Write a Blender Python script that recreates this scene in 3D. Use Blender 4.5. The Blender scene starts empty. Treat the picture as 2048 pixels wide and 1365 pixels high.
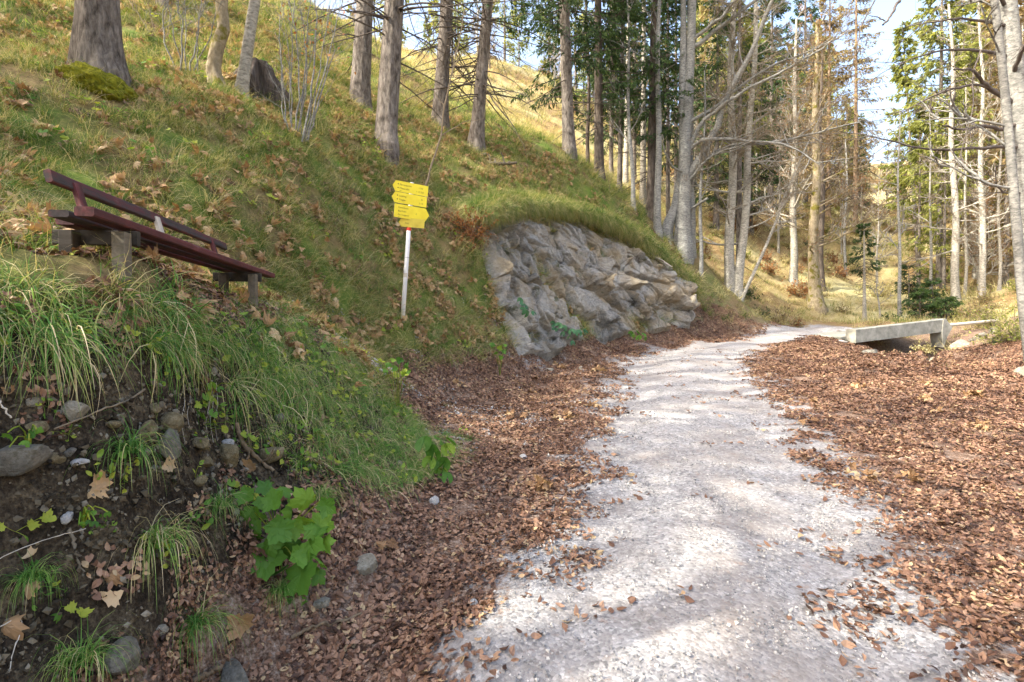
import bpy, math
import numpy as np
from math import radians, pi, sin, cos
rng = np.random.default_rng(7)
scene = bpy.context.scene
# ------------------------------------------------------------------ camera, sky, sun, exposure
F = 1081.0; CX = 1024.0; CY = 682.5; CAMZ = 1.6
PITCH = math.atan(17.5 / F)
cam_d = bpy.data.cameras.new("camera"); cam = bpy.data.objects.new("camera", cam_d)
scene.collection.objects.link(cam); scene.camera = cam
cam_d.sensor_width = 36.0; cam_d.lens = 36.0 * F / 2048.0
cam_d.clip_start = 0.05; cam_d.clip_end = 3000
cam.location = (0, 0, CAMZ); cam.rotation_euler = (pi / 2 - PITCH, 0, 0)
SUN_EL = radians(41); SUN_DIR = np.array([-0.93, -0.37])            # towards the sun, seen from above
SUN_DIR = SUN_DIR / np.linalg.norm(SUN_DIR)
world = bpy.data.worlds.new("World"); scene.world = world; world.use_nodes = True
wn = world.node_tree; sky = wn.nodes.new("ShaderNodeTexSky"); sky.sky_type = 'NISHITA'; sky.sun_disc = False
sky.sun_elevation = SUN_EL; sky.sun_rotation = math.atan2(SUN_DIR[0], SUN_DIR[1]); sky.air_density = 1.0; sky.dust_density = 7.0; sky.ozone_density = 0.6
bg = wn.nodes["Background"]; bg.inputs[1].default_value = 0.15
wn.links.new(sky.outputs[0], bg.inputs[0])
sun_d = bpy.data.lights.new("sun", 'SUN'); sun_d.energy = 2.0; sun_d.angle = radians(0.55); sun_d.color = (1.0, 0.93, 0.80)
sun = bpy.data.objects.new("sun", sun_d); scene.collection.objects.link(sun)
from mathutils import Vector, Matrix
sdir = Vector((SUN_DIR[0] * cos(SUN_EL), SUN_DIR[1] * cos(SUN_EL), sin(SUN_EL)))
sun.rotation_euler = sdir.to_track_quat('Z', 'Y').to_euler(); sun.location = sdir * 60
vs = scene.view_settings; vs.view_transform = 'Standard'; vs.look = 'None'; vs.exposure = 2.38; vs.gamma = 1.0; vs.use_curve_mapping = False
scene.cycles.max_bounces = 6; scene.cycles.transparent_max_bounces = 8
scene.cycles.diffuse_bounces = 3; scene.cycles.use_denoising = True

def pt(px, py, d):
    """the place in the world seen at a point of the picture, d metres ahead"""
    x = (px - CX) / F; y = (CY - py) / F
    dy = cos(PITCH) + y * sin(PITCH) ; dz = -sin(PITCH) + y * cos(PITCH)
    return np.array([x / dy * d, d, CAMZ + dz / dy * d])
# ------------------------------------------------------------------ noise
def _h(ix, iy, iz, s):
    n = (ix.astype(np.int64) * 374761393 + iy.astype(np.int64) * 668265263 + iz.astype(np.int64) * 2147483647 + s * 974634777) & 0xffffffff
    n = ((n ^ (n >> 13)) * 1274126177) & 0xffffffff
    n = ((n ^ (n >> 15)) * 2246822519) & 0xffffffff
    return ((n ^ (n >> 16)) & 0xffff) / 32767.5 - 1.0
def vn(x, y, z=None, s=0):
    x = np.asarray(x, float); y = np.asarray(y, float); z = np.zeros_like(x) + 0.37 if z is None else np.asarray(z, float)
    ix, iy, iz = np.floor(x), np.floor(y), np.floor(z); fx, fy, fz = x - ix, y - iy, z - iz
    u, v, w = fx * fx * (3 - 2 * fx), fy * fy * (3 - 2 * fy), fz * fz * (3 - 2 * fz)
    r = 0
    for a in (0, 1):
        for b in (0, 1):
            for c in (0, 1):
                r = r + _h(ix + a, iy + b, iz + c, s) * (u if a else 1 - u) * (v if b else 1 - v) * (w if c else 1 - w)
    return r
def fbm(x, y, z=None, o=4, s=0, g=0.5):
    r = 0; a = 1.0; t = 0
    for i in range(o):
        k = 2.03 ** i
        r = r + a * vn(np.asarray(x) * k, np.asarray(y) * k, None if z is None else np.asarray(z) * k, s + i * 17); t += a; a *= g
    return r / t
def sst(a, b, x): t = np.clip((x - a) / (b - a), 0, 1); return t * t * (3 - 2 * t)
# ------------------------------------------------------------------ mesh helpers
COL = scene.collection
def mesh_from(name, V, faces, mats, midx=None, smooth=True, attrs=None):
    """faces: list of int arrays (n,k)"""
    me = bpy.data.meshes.new(name)
    V = np.ascontiguousarray(V, dtype=np.float32)
    me.vertices.add(len(V)); me.vertices.foreach_set("co", V.ravel())
    faces = [np.asarray(f, dtype=np.int32) for f in faces if len(f)]
    nl = sum(f.size for f in faces); nf = sum(len(f) for f in faces)
    me.loops.add(nl); me.polygons.add(nf)
    me.loops.foreach_set("vertex_index", np.concatenate([f.ravel() for f in faces]))
    tot = np.concatenate([np.full(len(f), f.shape[1], np.int32) for f in faces])
    me.polygons.foreach_set("loop_start", np.concatenate([[0], np.cumsum(tot)[:-1]]).astype(np.int32))
    me.polygons.foreach_set("loop_total", tot)
    if midx is not None: me.polygons.foreach_set("material_index", np.asarray(midx, dtype=np.int32))
    me.polygons.foreach_set("use_smooth", np.full(nf, smooth, dtype=bool))
    for m in (mats if isinstance(mats, (list, tuple)) else [mats]): me.materials.append(m)
    for k, a in (attrs or {}).items():
        at = me.attributes.new(k, 'FLOAT', 'POINT'); at.data.foreach_set("value", np.asarray(a, dtype=np.float32))
    me.update(calc_edges=True)
    return me
def link(name, me, parent=None, loc=(0, 0, 0), rot=(0, 0, 0)):
    o = bpy.data.objects.new(name, me); COL.objects.link(o)
    o.location = loc; o.rotation_euler = rot
    if parent is not None: o.parent = parent
    return o
def tag(o, label=None, cat=None, group=None, kind=None):
    if label: o["label"] = label
    if cat: o["category"] = cat
    if group: o["group"] = group
    if kind: o["kind"] = kind
    return o
def thing(name, loc, label, cat, group=None, rot=(0, 0, 0)):
    o = bpy.data.objects.new(name, None); COL.objects.link(o); o.location = loc; o.rotation_euler = rot; o.empty_display_size = 0.2
    return tag(o, label, cat, group)
def copy_tree(o, label=None, loc=None, rot=None, scale=None):
    def cp(a, par):
        c = a.copy(); COL.objects.link(c); c.parent = par
        for ch in [k for k in KIDS.get(a.name, [])]: KIDS.setdefault(c.name, []).append(cp(ch, c))
        return c
    c = cp(o, None)
    if label: c["label"] = label
    if loc is not None: c.location = loc
    if rot is not None: c.rotation_euler = rot
    if scale is not None: c.scale = scale
    return c
KIDS = {}
def kid(par, name, me, **k):
    o = link(name, me, par, **k); KIDS.setdefault(par.name, []).append(o); return o
class MB:
    def __init__(s): s.V = []; s.F = {3: [], 4: []}; s.n = 0; s.A = {}; s.M = {3: [], 4: []}; s.m = 0
    def add(s, V, F, **at):
        V = np.asarray(V, float).reshape(-1, 3); F = np.asarray(F, int)
        s.V.append(V); s.F[F.shape[1]].append(F + s.n); s.M[F.shape[1]].append(np.full(len(F), s.m))
        for k in set(list(s.A) + list(at)):
            L = s.A.setdefault(k, [np.zeros(s.n)]); v = at.get(k, 0.0)
            L.append(np.broadcast_to(np.asarray(v, float), (len(V),)).copy())
        s.n += len(V)
    def mesh(s, name, mats, smooth=True):
        V = np.concatenate(s.V); fs = []; ms = []
        for k in (3, 4):
            if s.F[k]: fs.append(np.concatenate(s.F[k])); ms.append(np.concatenate(s.M[k]))
        return mesh_from(name, V, fs, mats, np.concatenate(ms), smooth, {k: np.concatenate(a) for k, a in s.A.items()})
def norm(a): return a / np.maximum(np.linalg.norm(a, axis=-1, keepdims=True), 1e-9)
def tubes(P, R, sides=5, cap=True):
    """P (n,k,3), R (n,k) -> verts, quads"""
    P = np.asarray(P, float); R = np.asarray(R, float); n, k, _ = P.shape
    T = np.empty_like(P); T[:, 1:-1] = P[:, 2:] - P[:, :-2]; T[:, 0] = P[:, 1] - P[:, 0]; T[:, -1] = P[:, -1] - P[:, -2]; T = norm(T)
    ref = np.where(np.abs(T[:, :1, 2:3]) > 0.9, np.array([1.0, 0, 0]), np.array([0, 0, 1.0])); ref = np.broadcast_to(ref, T.shape)
    A = norm(np.cross(T, ref)); B = np.cross(T, A)
    an = np.arange(sides) * 2 * pi / sides
    V = P[:, :, None] + R[:, :, None, None] * (np.cos(an)[:, None] * A[:, :, None] + np.sin(an)[:, None] * B[:, :, None])
    idx = np.arange(n * k * sides).reshape(n, k, sides)
    a = idx[:, :-1]; b = idx[:, 1:]
    Fq = np.stack([a, np.roll(a, -1, 2), np.roll(b, -1, 2), b], -1).reshape(-1, 4)
    return V.reshape(-1, 3), Fq
def grow(S, D, L, k, wob=0.1, up=0.0, r=None):
    """polylines from starts S along D, length L; up bends them up (or down when negative)"""
    r = r or rng; n = len(S); P = np.empty((n, k, 3)); P[:, 0] = S; d = norm(np.asarray(D, float)); st = (np.asarray(L) / (k - 1))[:, None]
    up = np.broadcast_to(np.asarray(up, float), (n,))
    for i in range(1, k):
        d = d + r.normal(0, wob, (n, 3)); d[:, 2] += up / (k - 1); d = norm(d); P[:, i] = P[:, i - 1] + d * st
    return P
def at_t(P, t):
    """positions and tangents on polylines; t (n,m) in 0..1"""
    n, k, _ = P.shape; f = np.clip(t * (k - 1), 0, k - 1.001); i = f.astype(int); w = (f - i)[..., None]; r = np.arange(n)[:, None]
    a = P[r, i]; b = P[r, i + 1]; return a * (1 - w) + b * w, norm(b - a)
def box_mb(mb, c, ax, h):
    """box centre c, axes rows ax (3,3), half sizes h"""
    c = np.asarray(c, float); ax = np.asarray(ax, float)
    V = np.array([c + sum(s[i] * h[i] * ax[i] for i in range(3)) for s in [(-1, -1, -1), (1, -1, -1), (1, 1, -1), (-1, 1, -1), (-1, -1, 1), (1, -1, 1), (1, 1, 1), (-1, 1, 1)]])
    mb.add(V, [[0, 3, 2, 1], [4, 5, 6, 7], [0, 1, 5, 4], [1, 2, 6, 5], [2, 3, 7, 6], [3, 0, 4, 7]])
# ------------------------------------------------------------------ materials
def newmat(name, rough=0.85, spec=0.2):
    m = bpy.data.materials.new(name); m.use_nodes = True; nt = m.node_tree
    b = nt.nodes["Principled BSDF"]; b.inputs["Roughness"].default_value = rough; b.inputs["Specular IOR Level"].default_value = spec
    return m, nt, b
def N(nt, t, **k):
    n = nt.nodes.new(t)
    for a, v in k.items():
        if a[0] == '_': setattr(n, a[1:], v)
        else: n.inputs[a.replace('__', ' ')].default_value = v
    return n
def ramp(nt, fac, stops, interp='LINEAR'):
    r = nt.nodes.new("ShaderNodeValToRGB"); e = r.color_ramp.elements; r.color_ramp.interpolation = interp
    while len(e) < len(stops): e.new(0.5)
    for i, (p, c) in enumerate(stops): e[i].position = p; e[i].color = (*c, 1)
    nt.links.new(fac, r.inputs[0]); return r.outputs[0]
def noise(nt, scale, detail=5, rough=0.6, dist=0.0, vec=None, stretch=None):
    n = N(nt, "ShaderNodeTexNoise", Scale=scale, Detail=detail, Roughness=rough, Distortion=dist)
    if vec is None:
        vec = nt.nodes.new("ShaderNodeTexCoord").outputs["Object"]
    if stretch:
        mp = N(nt, "ShaderNodeMapping"); mp.inputs["Scale"].default_value = stretch; nt.links.new(vec, mp.inputs[0]); vec = mp.outputs[0]
    nt.links.new(vec, n.inputs["Vector"]); return n.outputs["Fac"]
def mixc(nt, f, a, b, mode='MIX'):
    m = nt.nodes.new("ShaderNodeMix"); m.data_type = 'RGBA'; m.blend_type = mode
    for s, v in ((0, f), (6, a), (7, b)):
        if isinstance(v, (int, float)): m.inputs[s].default_value = v
        elif isinstance(v, tuple): m.inputs[s].default_value = (*v, 1)
        else: nt.links.new(v, m.inputs[s])
    return m.outputs[2]
def mth(nt, op, a, b=0.0, clamp=False):
    m = nt.nodes.new("ShaderNodeMath"); m.operation = op; m.use_clamp = clamp
    for i, v in enumerate((a, b)):
        if isinstance(v, (int, float)): m.inputs[i].default_value = v
        else: nt.links.new(v, m.inputs[i])
    return m.outputs[0]
def bump(nt, b, h, dist=0.02, st=0.6):
    n = N(nt, "ShaderNodeBump", Strength=st, Distance=dist); nt.links.new(h, n.inputs["Height"]); nt.links.new(n.outputs[0], b.inputs["Normal"])
def attr(nt, name):
    a = nt.nodes.new("ShaderNodeAttribute"); a.attribute_name = name; return a.outputs["Fac"]
def foliage_mat(name, stops, trans=0.35, spread=0.35, rough=0.6):
    m, nt, b = newmat(name, rough, 0.25)
    oi = nt.nodes.new("ShaderNodeObjectInfo").outputs["Random"]
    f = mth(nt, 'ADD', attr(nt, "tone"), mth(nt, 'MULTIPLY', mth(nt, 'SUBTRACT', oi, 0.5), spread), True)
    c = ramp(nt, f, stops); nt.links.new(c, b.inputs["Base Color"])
    if trans:
        t = nt.nodes.new("ShaderNodeBsdfTranslucent"); nt.links.new(mixc(nt, 1.0, c, (1.25, 1.2, 0.7), 'MULTIPLY'), t.inputs[0])
        mx = nt.nodes.new("ShaderNodeMixShader"); mx.inputs[0].default_value = trans
        nt.links.new(b.outputs[0], mx.inputs[1]); nt.links.new(t.outputs[0], mx.inputs[2]); nt.links.new(mx.outputs[0], nt.nodes["Material Output"].inputs[0])
    return m
def ground_mat(name, scales, stops, stops2=None, bmp=(30, 0.03), rough=0.95):
    m, nt, b = newmat(name, rough, 0.1)
    f = mth(nt, 'ADD', mth(nt, 'MULTIPLY', noise(nt, scales[0], 8, 0.7), 0.6), mth(nt, 'MULTIPLY', noise(nt, scales[1], 4, 0.6), 0.4))
    c = ramp(nt, f, stops)
    if stops2: c = mixc(nt, ramp(nt, noise(nt, scales[2], 4, 0.6), [(0.42, (0, 0, 0)), (0.6, (1, 1, 1))]), c, ramp(nt, f, stops2))
    nt.links.new(c, b.inputs["Base Color"]); bump(nt, b, noise(nt, bmp[0], 8, 0.7), bmp[1], 0.9)
    return m
def bark_mat(name, stops, scale=14, stretch=(1, 1, 0.22), bd=0.03, moss=None, spots=None):
    m, nt, b = newmat(name, 0.9, 0.15)
    f = noise(nt, scale, 7, 0.72, 0.4, stretch=stretch); f2 = noise(nt, 2.3, 4, 0.6)
    c = ramp(nt, mth(nt, 'ADD', mth(nt, 'MULTIPLY', f, 0.75), mth(nt, 'MULTIPLY', f2, 0.25)), stops)
    if spots:
        v = noise(nt, spots[0], 5, 0.7, 0.2, stretch=(1, 1, spots[1])); c = mixc(nt, ramp(nt, v, [(0.5, (0, 0, 0)), (0.62, (1, 1, 1))]), c, spots[2])
    if moss:
        g = noise(nt, 3.0, 5, 0.65); c = mixc(nt, ramp(nt, g, [(moss[0], (0, 0, 0)), (moss[0] + 0.08, (1, 1, 1))]), c, moss[1])
    nt.links.new(c, b.inputs["Base Color"]); bump(nt, b, f, bd, 0.9)
    return m
# ------------------------------------------------------------------ the lie of the land
def g(px, py, d): return tuple(pt(px, py, d))
CL = np.array([(-1.2, -14), (-0.6, -6), (-0.1, -2), (0.4, 0.5), (0.8, 2.2), (1.17, 3.14), (1.7, 4.6), (2.3, 6.8), (3.0, 9.5), (3.85, 12.1), (4.9, 14.2), (6.6, 16.2), (9.4, 18.8), (12.0, 20.9), (15, 22.6), (20, 24.5), (30, 27)])
CLW = np.array([1.2, 1.1, 1.05, 1.0, 1.0, 1.04, 1.12, 1.25, 1.34, 1.42, 1.4, 1.1, 1.0, 1.1, 1.2, 1.2, 1.2])
def road_z(x, y): return np.where(y < 20, 0.08 * y, 1.6 + 0.05 * (y - 20)) + 0.06 * np.clip(x - 9.5, 0, 6) * (y > 16)
def road_dist(x, y):
    """signed: distance from the centreline divided by the half width (left negative)"""
    best = np.full(np.shape(x), 1e9); sg = np.zeros(np.shape(x))
    for i in range(len(CL) - 1):
        a, b = CL[i], CL[i + 1]; d = b - a; L2 = d @ d
        t = np.clip(((x - a[0]) * d[0] + (y - a[1]) * d[1]) / L2, 0, 1)
        qx = x - a[0] - t * d[0]; qy = y - a[1] - t * d[1]; r = np.hypot(qx, qy) / (CLW[i] * (1 - t) + CLW[i + 1] * t)
        s = np.sign(d[1] * qx - d[0] * qy); m = r < best; best = np.where(m, r, best); sg = np.where(m, s, sg)
    return best * sg
C = []
for i, (x, y) in enumerate(CL):
    t = CL[min(i + 1, len(CL) - 1)] - CL[max(i - 1, 0)]; t = t / np.hypot(*t); nx, ny = t[1], -t[0]
    for o in (-1.0, 0, 1.0):
        X = x + nx * o * CLW[i]; Y = y + ny * o * CLW[i]; C.append((X, Y, float(road_z(X, Y)) - 0.02 * abs(o)))
for x, y in [(-0.3, 5.5), (0.3, 7.2), (1.0, 9.5), (1.3, 11.3), (2.6, 13.5), (3.5, 4), (4.5, 5.5), (5, 3), (4.5, 7.5), (6, 6), (5.6, 9.5), (7.5, 8), (7, 12), (8.3, 10), (8, 14.2), (3, 1), (4, -2), (5.5, 0.5), (8, 4), (8.5, 15.2), (9.6, 16.6), (-0.3, 6.2)]:
    C.append((x, y, 0.08 * y))
C += [g(*q) for q in [
 # toe of the near bank, its soil face, its lip
 (390, 1340, 2.27), (700, 1130, 3.14), (890, 982, 4.28), (550, 1230, 2.65), (800, 1050, 3.65), (850, 900, 4.95), (780, 815, 5.35), (700, 745, 5.25), (640, 692, 5.0), (560, 662, 4.5), (500, 650, 4.05), (450, 640, 3.6),
 (350, 612, 2.95), (250, 597, 2.5), (120, 592, 2.25), (0, 602, 2.05),
 (250, 1000, 2.12), (420, 850, 3.0), (400, 1080, 2.5), (560, 900, 3.45), (640, 1000, 3.3), (680, 850, 4.3), (100, 900, 1.95), (100, 1200, 1.80),
 # the ledge under the bench
 (250, 556, 2.68), (505, 621, 4.52), (300, 560, 3.3), (420, 588, 4.3), (150, 470, 3.1), (0, 440, 3.0), (380, 560, 5.2), (560, 618, 5.4), (60, 500, 2.6),
 # the path down from the bench
 (640, 662, 5.9), (720, 706, 6.3), (800, 762, 6.7), (870, 812, 6.75), (600, 640, 5.3), (820, 830, 6.0),
 # foot of the hillside
 (560, 636, 6.1), (650, 665, 6.9), (740, 712, 7.6), (800, 740, 8.1), (900, 762, 8.7), (1000, 753, 9.9), (1050, 738, 11.0),
 # hillside
 (805, 640, 8.5), (188, 155, 7.2), (60, 300, 5.2), (0, 360, 4.2), (0, 100, 8.2), (0, 0, 10.0), (300, 0, 13.0), (450, 0, 16), (425, 170, 9.5), (480, 192, 9.8), (515, 180, 10.5), (600, 285, 9.2),
 (718, 212, 14.5), (770, 300, 12.2), (878, 252, 17.0), (950, 300, 17.0), (1135, 306, 20.0), (950, 440, 12.3), (870, 560, 10.4), (600, 480, 7.2), (400, 380, 5.9), (300, 300, 6.3), (850, 380, 12.6), (700, 420, 9.2), (930, 640, 10.2), (1000, 400, 14.2), (1080, 360, 17.0),
 (600, 0, 23), (690, 42, 27), (745, 90, 31), (640, 120, 17.5), (560, 110, 14),
 # rock: foot and top
 (1090, 725, 12.4), (1200, 692, 15.2), (1300, 672, 17.0), (1380, 662, 18.6), (1440, 657, 19.8), (1020, 418, 14.4), (1080, 422, 15.9), (1150, 432, 17.1), (1230, 462, 18.1), (1300, 512, 19.0), (1380, 582, 19.9), (1425, 640, 20.4), (1000, 560, 12.3), (1100, 600, 13.9), (1200, 600, 16.2), (1300, 600, 18.3),
 # edge of the near hill
 (1560, 655, 22.5), (1500, 618, 22.6), (1470, 590, 22.5), (1390, 505, 22.2), (1300, 445, 21.8), (1240, 392, 21.4), (1190, 350, 21.4), (1100, 285, 21.6), (1040, 262, 22.5), (960, 225, 24), (880, 180, 27),
 # bright meadow behind it
 (1200, 330, 27), (1060, 250, 33), (1000, 190, 42), (950, 110, 58), (1100, 150, 62), (820, 100, 44), (1150, 210, 50), (1240, 250, 55), (1300, 400, 33), (1340, 330, 50), (1320, 250, 75), (1400, 480, 30), (1440, 560, 27),
 # far slope beyond the bend, notch in the skyline
 (1560, 560, 31), (1620, 640, 27), (1700, 645, 27), (1640, 450, 42), (1540, 450, 38), (1480, 350, 60), (1450, 260, 85), (1600, 300, 75), (1690, 550, 36), (1780, 560, 36), (1760, 420, 62), (1775, 332, 115), (1850, 480, 44), (1850, 380, 70), (1900, 600, 30), (2000, 590, 26), (2040, 400, 48), (2000, 300, 75), (1900, 320, 95), (2200, 500, 26), (2300, 300, 60), (1800, 635, 26), (1680, 350, 85),
 # gully and its far bank
 (1720, 686, 17.4), (1800, 715, 16.6), (1850, 720, 16.8), (1880, 705, 17.2), (1950, 668, 18.6), (2000, 662, 18.6), (2040, 655, 18.5), (2000, 715, 15.5), (2100, 700, 14.5), (1900, 668, 19.6), (1960, 640, 22)]]
C += [(9.4, 12.6, 1.0), (9.5, 10.2, 0.82), (8.6, 13.4, 1.05), (10.8, 11.4, -0.25), (11.3, 13.2, -0.3), (12.0, 15.2, -0.2), (12.9, 16.8, 0.15), (13.3, 17.7, 0.1), (12.4, 17.2, 0.15), (11.9, 16.4, 0.2), (13.9, 18.3, 0.35), (13.2, 18.7, 0.5), (14.2, 19.1, 0.6), (11, 8, 0.0), (12, 5, -0.6), (14, 8, 0.9), (16, 3, 0.5), (20, 8, 3.0), (18, -6, -1), (10, -8, -1.2), (8, 0, 0.1), (25, 16, 5), (30, -5, 2),
      (-12, 10, 8.6), (-12, 4, 7.0), (-18, 8, 10.5), (-28, 6, 13), (-28, 20, 17), (-45, 20, 19), (-16, 18, 14.5), (-13, 26, 17.5), (-14, 36, 22.0), (-3, -2, 1.0), (-4.5, 0, 3.0), (-8, -2, 4.6), (-5, -10, 1.0), (-14, -10, 4), (-30, -12, 8), (-3.2, 1.5, 2.05), (-2.4, 0.5, 1.7), (-1.85, 0.8, 0.7), (-1.7, -1.5, -0.1), (-2.2, 1.2, 1.68), (-1.95, 1.6, 1.6),
      (-10, 70, 28), (-30, 60, 27), (-60, 0, 20), (-60, -60, 15), (0, -60, -6), (60, -60, 3), (80, 30, 30), (110, 90, 36), (60, 130, 38), (88, 150, 34), (0, 140, 48), (-60, 140, 50), (150, 0, 40), (-150, 0, 40), (0, 250, 50), (150, 200, 40), (-150, 200, 60)]
C = np.array(C, float)
# linear RBF with a plane
def _k(a, b): return np.sqrt(((a[:, None] - b[None]) ** 2).sum(-1) + 0.02)
_n = len(C); _A = np.zeros((_n + 3, _n + 3)); _A[:_n, :_n] = _k(C[:, :2], C[:, :2]) - 0.004 * np.eye(_n); _A[:_n, _n:] = np.c_[np.ones(_n), C[:, :2]]; _A[_n:, :_n] = _A[:_n, _n:].T
_w = np.linalg.solve(_A, np.r_[C[:, 2], 0, 0, 0])
def base_z(x, y):
    x = np.asarray(x, float); y = np.asarray(y, float); sh = x.shape; q = np.c_[x.ravel(), y.ravel()]; out = np.empty(len(q))
    for i in range(0, len(q), 20000):
        s = q[i:i + 20000]; out[i:i + 20000] = _k(s, C[:, :2]) @ _w[:_n] + _w[_n] + s @ _w[_n + 1:]
    return out.reshape(sh)
BANKTOE = np.array([(-1.95, 0), (-1.75, 1.3), (-1.43, 2.0), (-1.33, 2.27), (-0.94, 3.14), (-0.53, 4.3), (-0.75, 5.0), (-1.15, 5.5)])
def gz(x, y):
    x = np.asarray(x, float); y = np.asarray(y, float); b = base_z(x, y); r = np.hypot(x, y)
    rd = np.abs(road_dist(x, y)); near_rd = sst(1.05, 2.6, rd); hill = sst(0.25, 1.4, b - road_z(x, y)) * near_rd
    am = 0.02 + 0.13 * hill * sst(3, 9, r) + 0.5 * sst(35, 80, r)
    zz = b + am * fbm(x * 1.1, y * 1.1, o=3, s=3) * 1.3 + (0.012 + 0.035 * hill) * fbm(x * 5, y * 5, o=3, s=9)
    # soil face of the near bank is rough
    soil = sst(0.1, 0.35, b - road_z(x, y)) * sst(2.1, 1.6, b) * (r < 6.5) * (x < -0.3)
    zz = zz + soil * 0.10 * fbm(x * 9, y * 9, o=4, s=21)
    rut = -0.025 * np.exp(-((rd - 0.62) / 0.22) ** 2) * (rd < 1.4) + 0.02 * np.exp(-(rd / 0.3) ** 2)
    return zz + rut
def G(x, y, dz=0.0): return (float(x), float(y), float(gz(np.array([x]), np.array([y]))[0]) + dz)
def at(px, py, d, dz=0.0):
    p = pt(px, py, d); return G(p[0], p[1], dz)
def hit(px, py, d0=0.9, d1=60):
    """first point of the ground seen at this place of the picture"""
    ds = d0 * (d1 / d0) ** np.linspace(0, 1, 500); P = np.array([pt(px, py, d) for d in ds]); h = P[:, 2] - gz(P[:, 0], P[:, 1]); i = int(np.argmax(h < 0))
    if h[i] >= 0: return P[-1]
    if i == 0: return P[0]
    t = h[i - 1] / (h[i - 1] - h[i]); return P[i - 1] * (1 - t) + P[i] * t
# polar sheet, fine where the view goes
th = np.concatenate([np.linspace(-58, 58, 521), np.linspace(58, 302, 70)[1:-1]]) * pi / 180
rr = np.concatenate([[0.25, 0.5, 0.75], 1.0 * (330 / 1.0) ** (np.linspace(0, 1, 560))])
TH, RR = np.meshgrid(th, rr); GX = RR * np.sin(TH); GY = RR * np.cos(TH); GZ = gz(GX, GY)
GX0, GY0 = GX.copy(), GY.copy()
# push the bank's soil and rock sideways a little so it is not a plain height field
nr, nt_ = GX.shape; vid = np.arange(nr * nt_).reshape(nr, nt_)
Q = np.stack([vid[:-1], np.roll(vid, -1, 1)[:-1], np.roll(vid, -1, 1)[1:], vid[1:]], -1).reshape(-1, 4)[:, ::-1]
TV = np.stack([GX, GY, GZ], -1).reshape(-1, 3)
FC = TV[Q].mean(1); fx, fy, fz = FC.T
_e1 = TV[Q[:, 2]] - TV[Q[:, 0]]; _e2 = TV[Q[:, 3]] - TV[Q[:, 1]]; FN = np.cross(_e1, _e2); FA = np.linalg.norm(FN, axis=1) / 2; FN = norm(FN); FN *= np.sign(FN[:, 2:3])
frd = road_dist(fx, fy); frad = np.hypot(fx, fy); fb = base_z(fx, fy); frz = road_z(fx, fy)
edge_n = 0.16 * fbm(fx * 1.3, fy * 1.3, o=3, s=40)
is_road = (np.abs(frd) < 1.02 + edge_n) & (frad < 40) & (fx < 13.6)
is_verge = ~is_road & (np.abs(fb - frz) < 0.32) & (frad < 24) & (fx < 10.5) & (fx > -2.4)
is_bank = ~is_road & ~is_verge & (frad < 6.2) & (fx < -0.2) & (fb < 1.66) & (fy < 5.4) & (fx > -2.3) & (FN[:, 2] < 0.75)
is_far = ~is_road & ~is_verge & ~is_bank & ((frad > 25.5) | ((fx > 5.5) & (frad > 22.8)))
is_gully = ~is_road & ~is_verge & ~is_bank & ~is_far & (fx > 6) & (fy < 19.8)
kindf = np.full(len(Q), 0); kindf[is_road] = 1; kindf[is_verge] = 2; kindf[is_bank] = 3; kindf[is_far] = 4; kindf[is_gully] = 5
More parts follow.
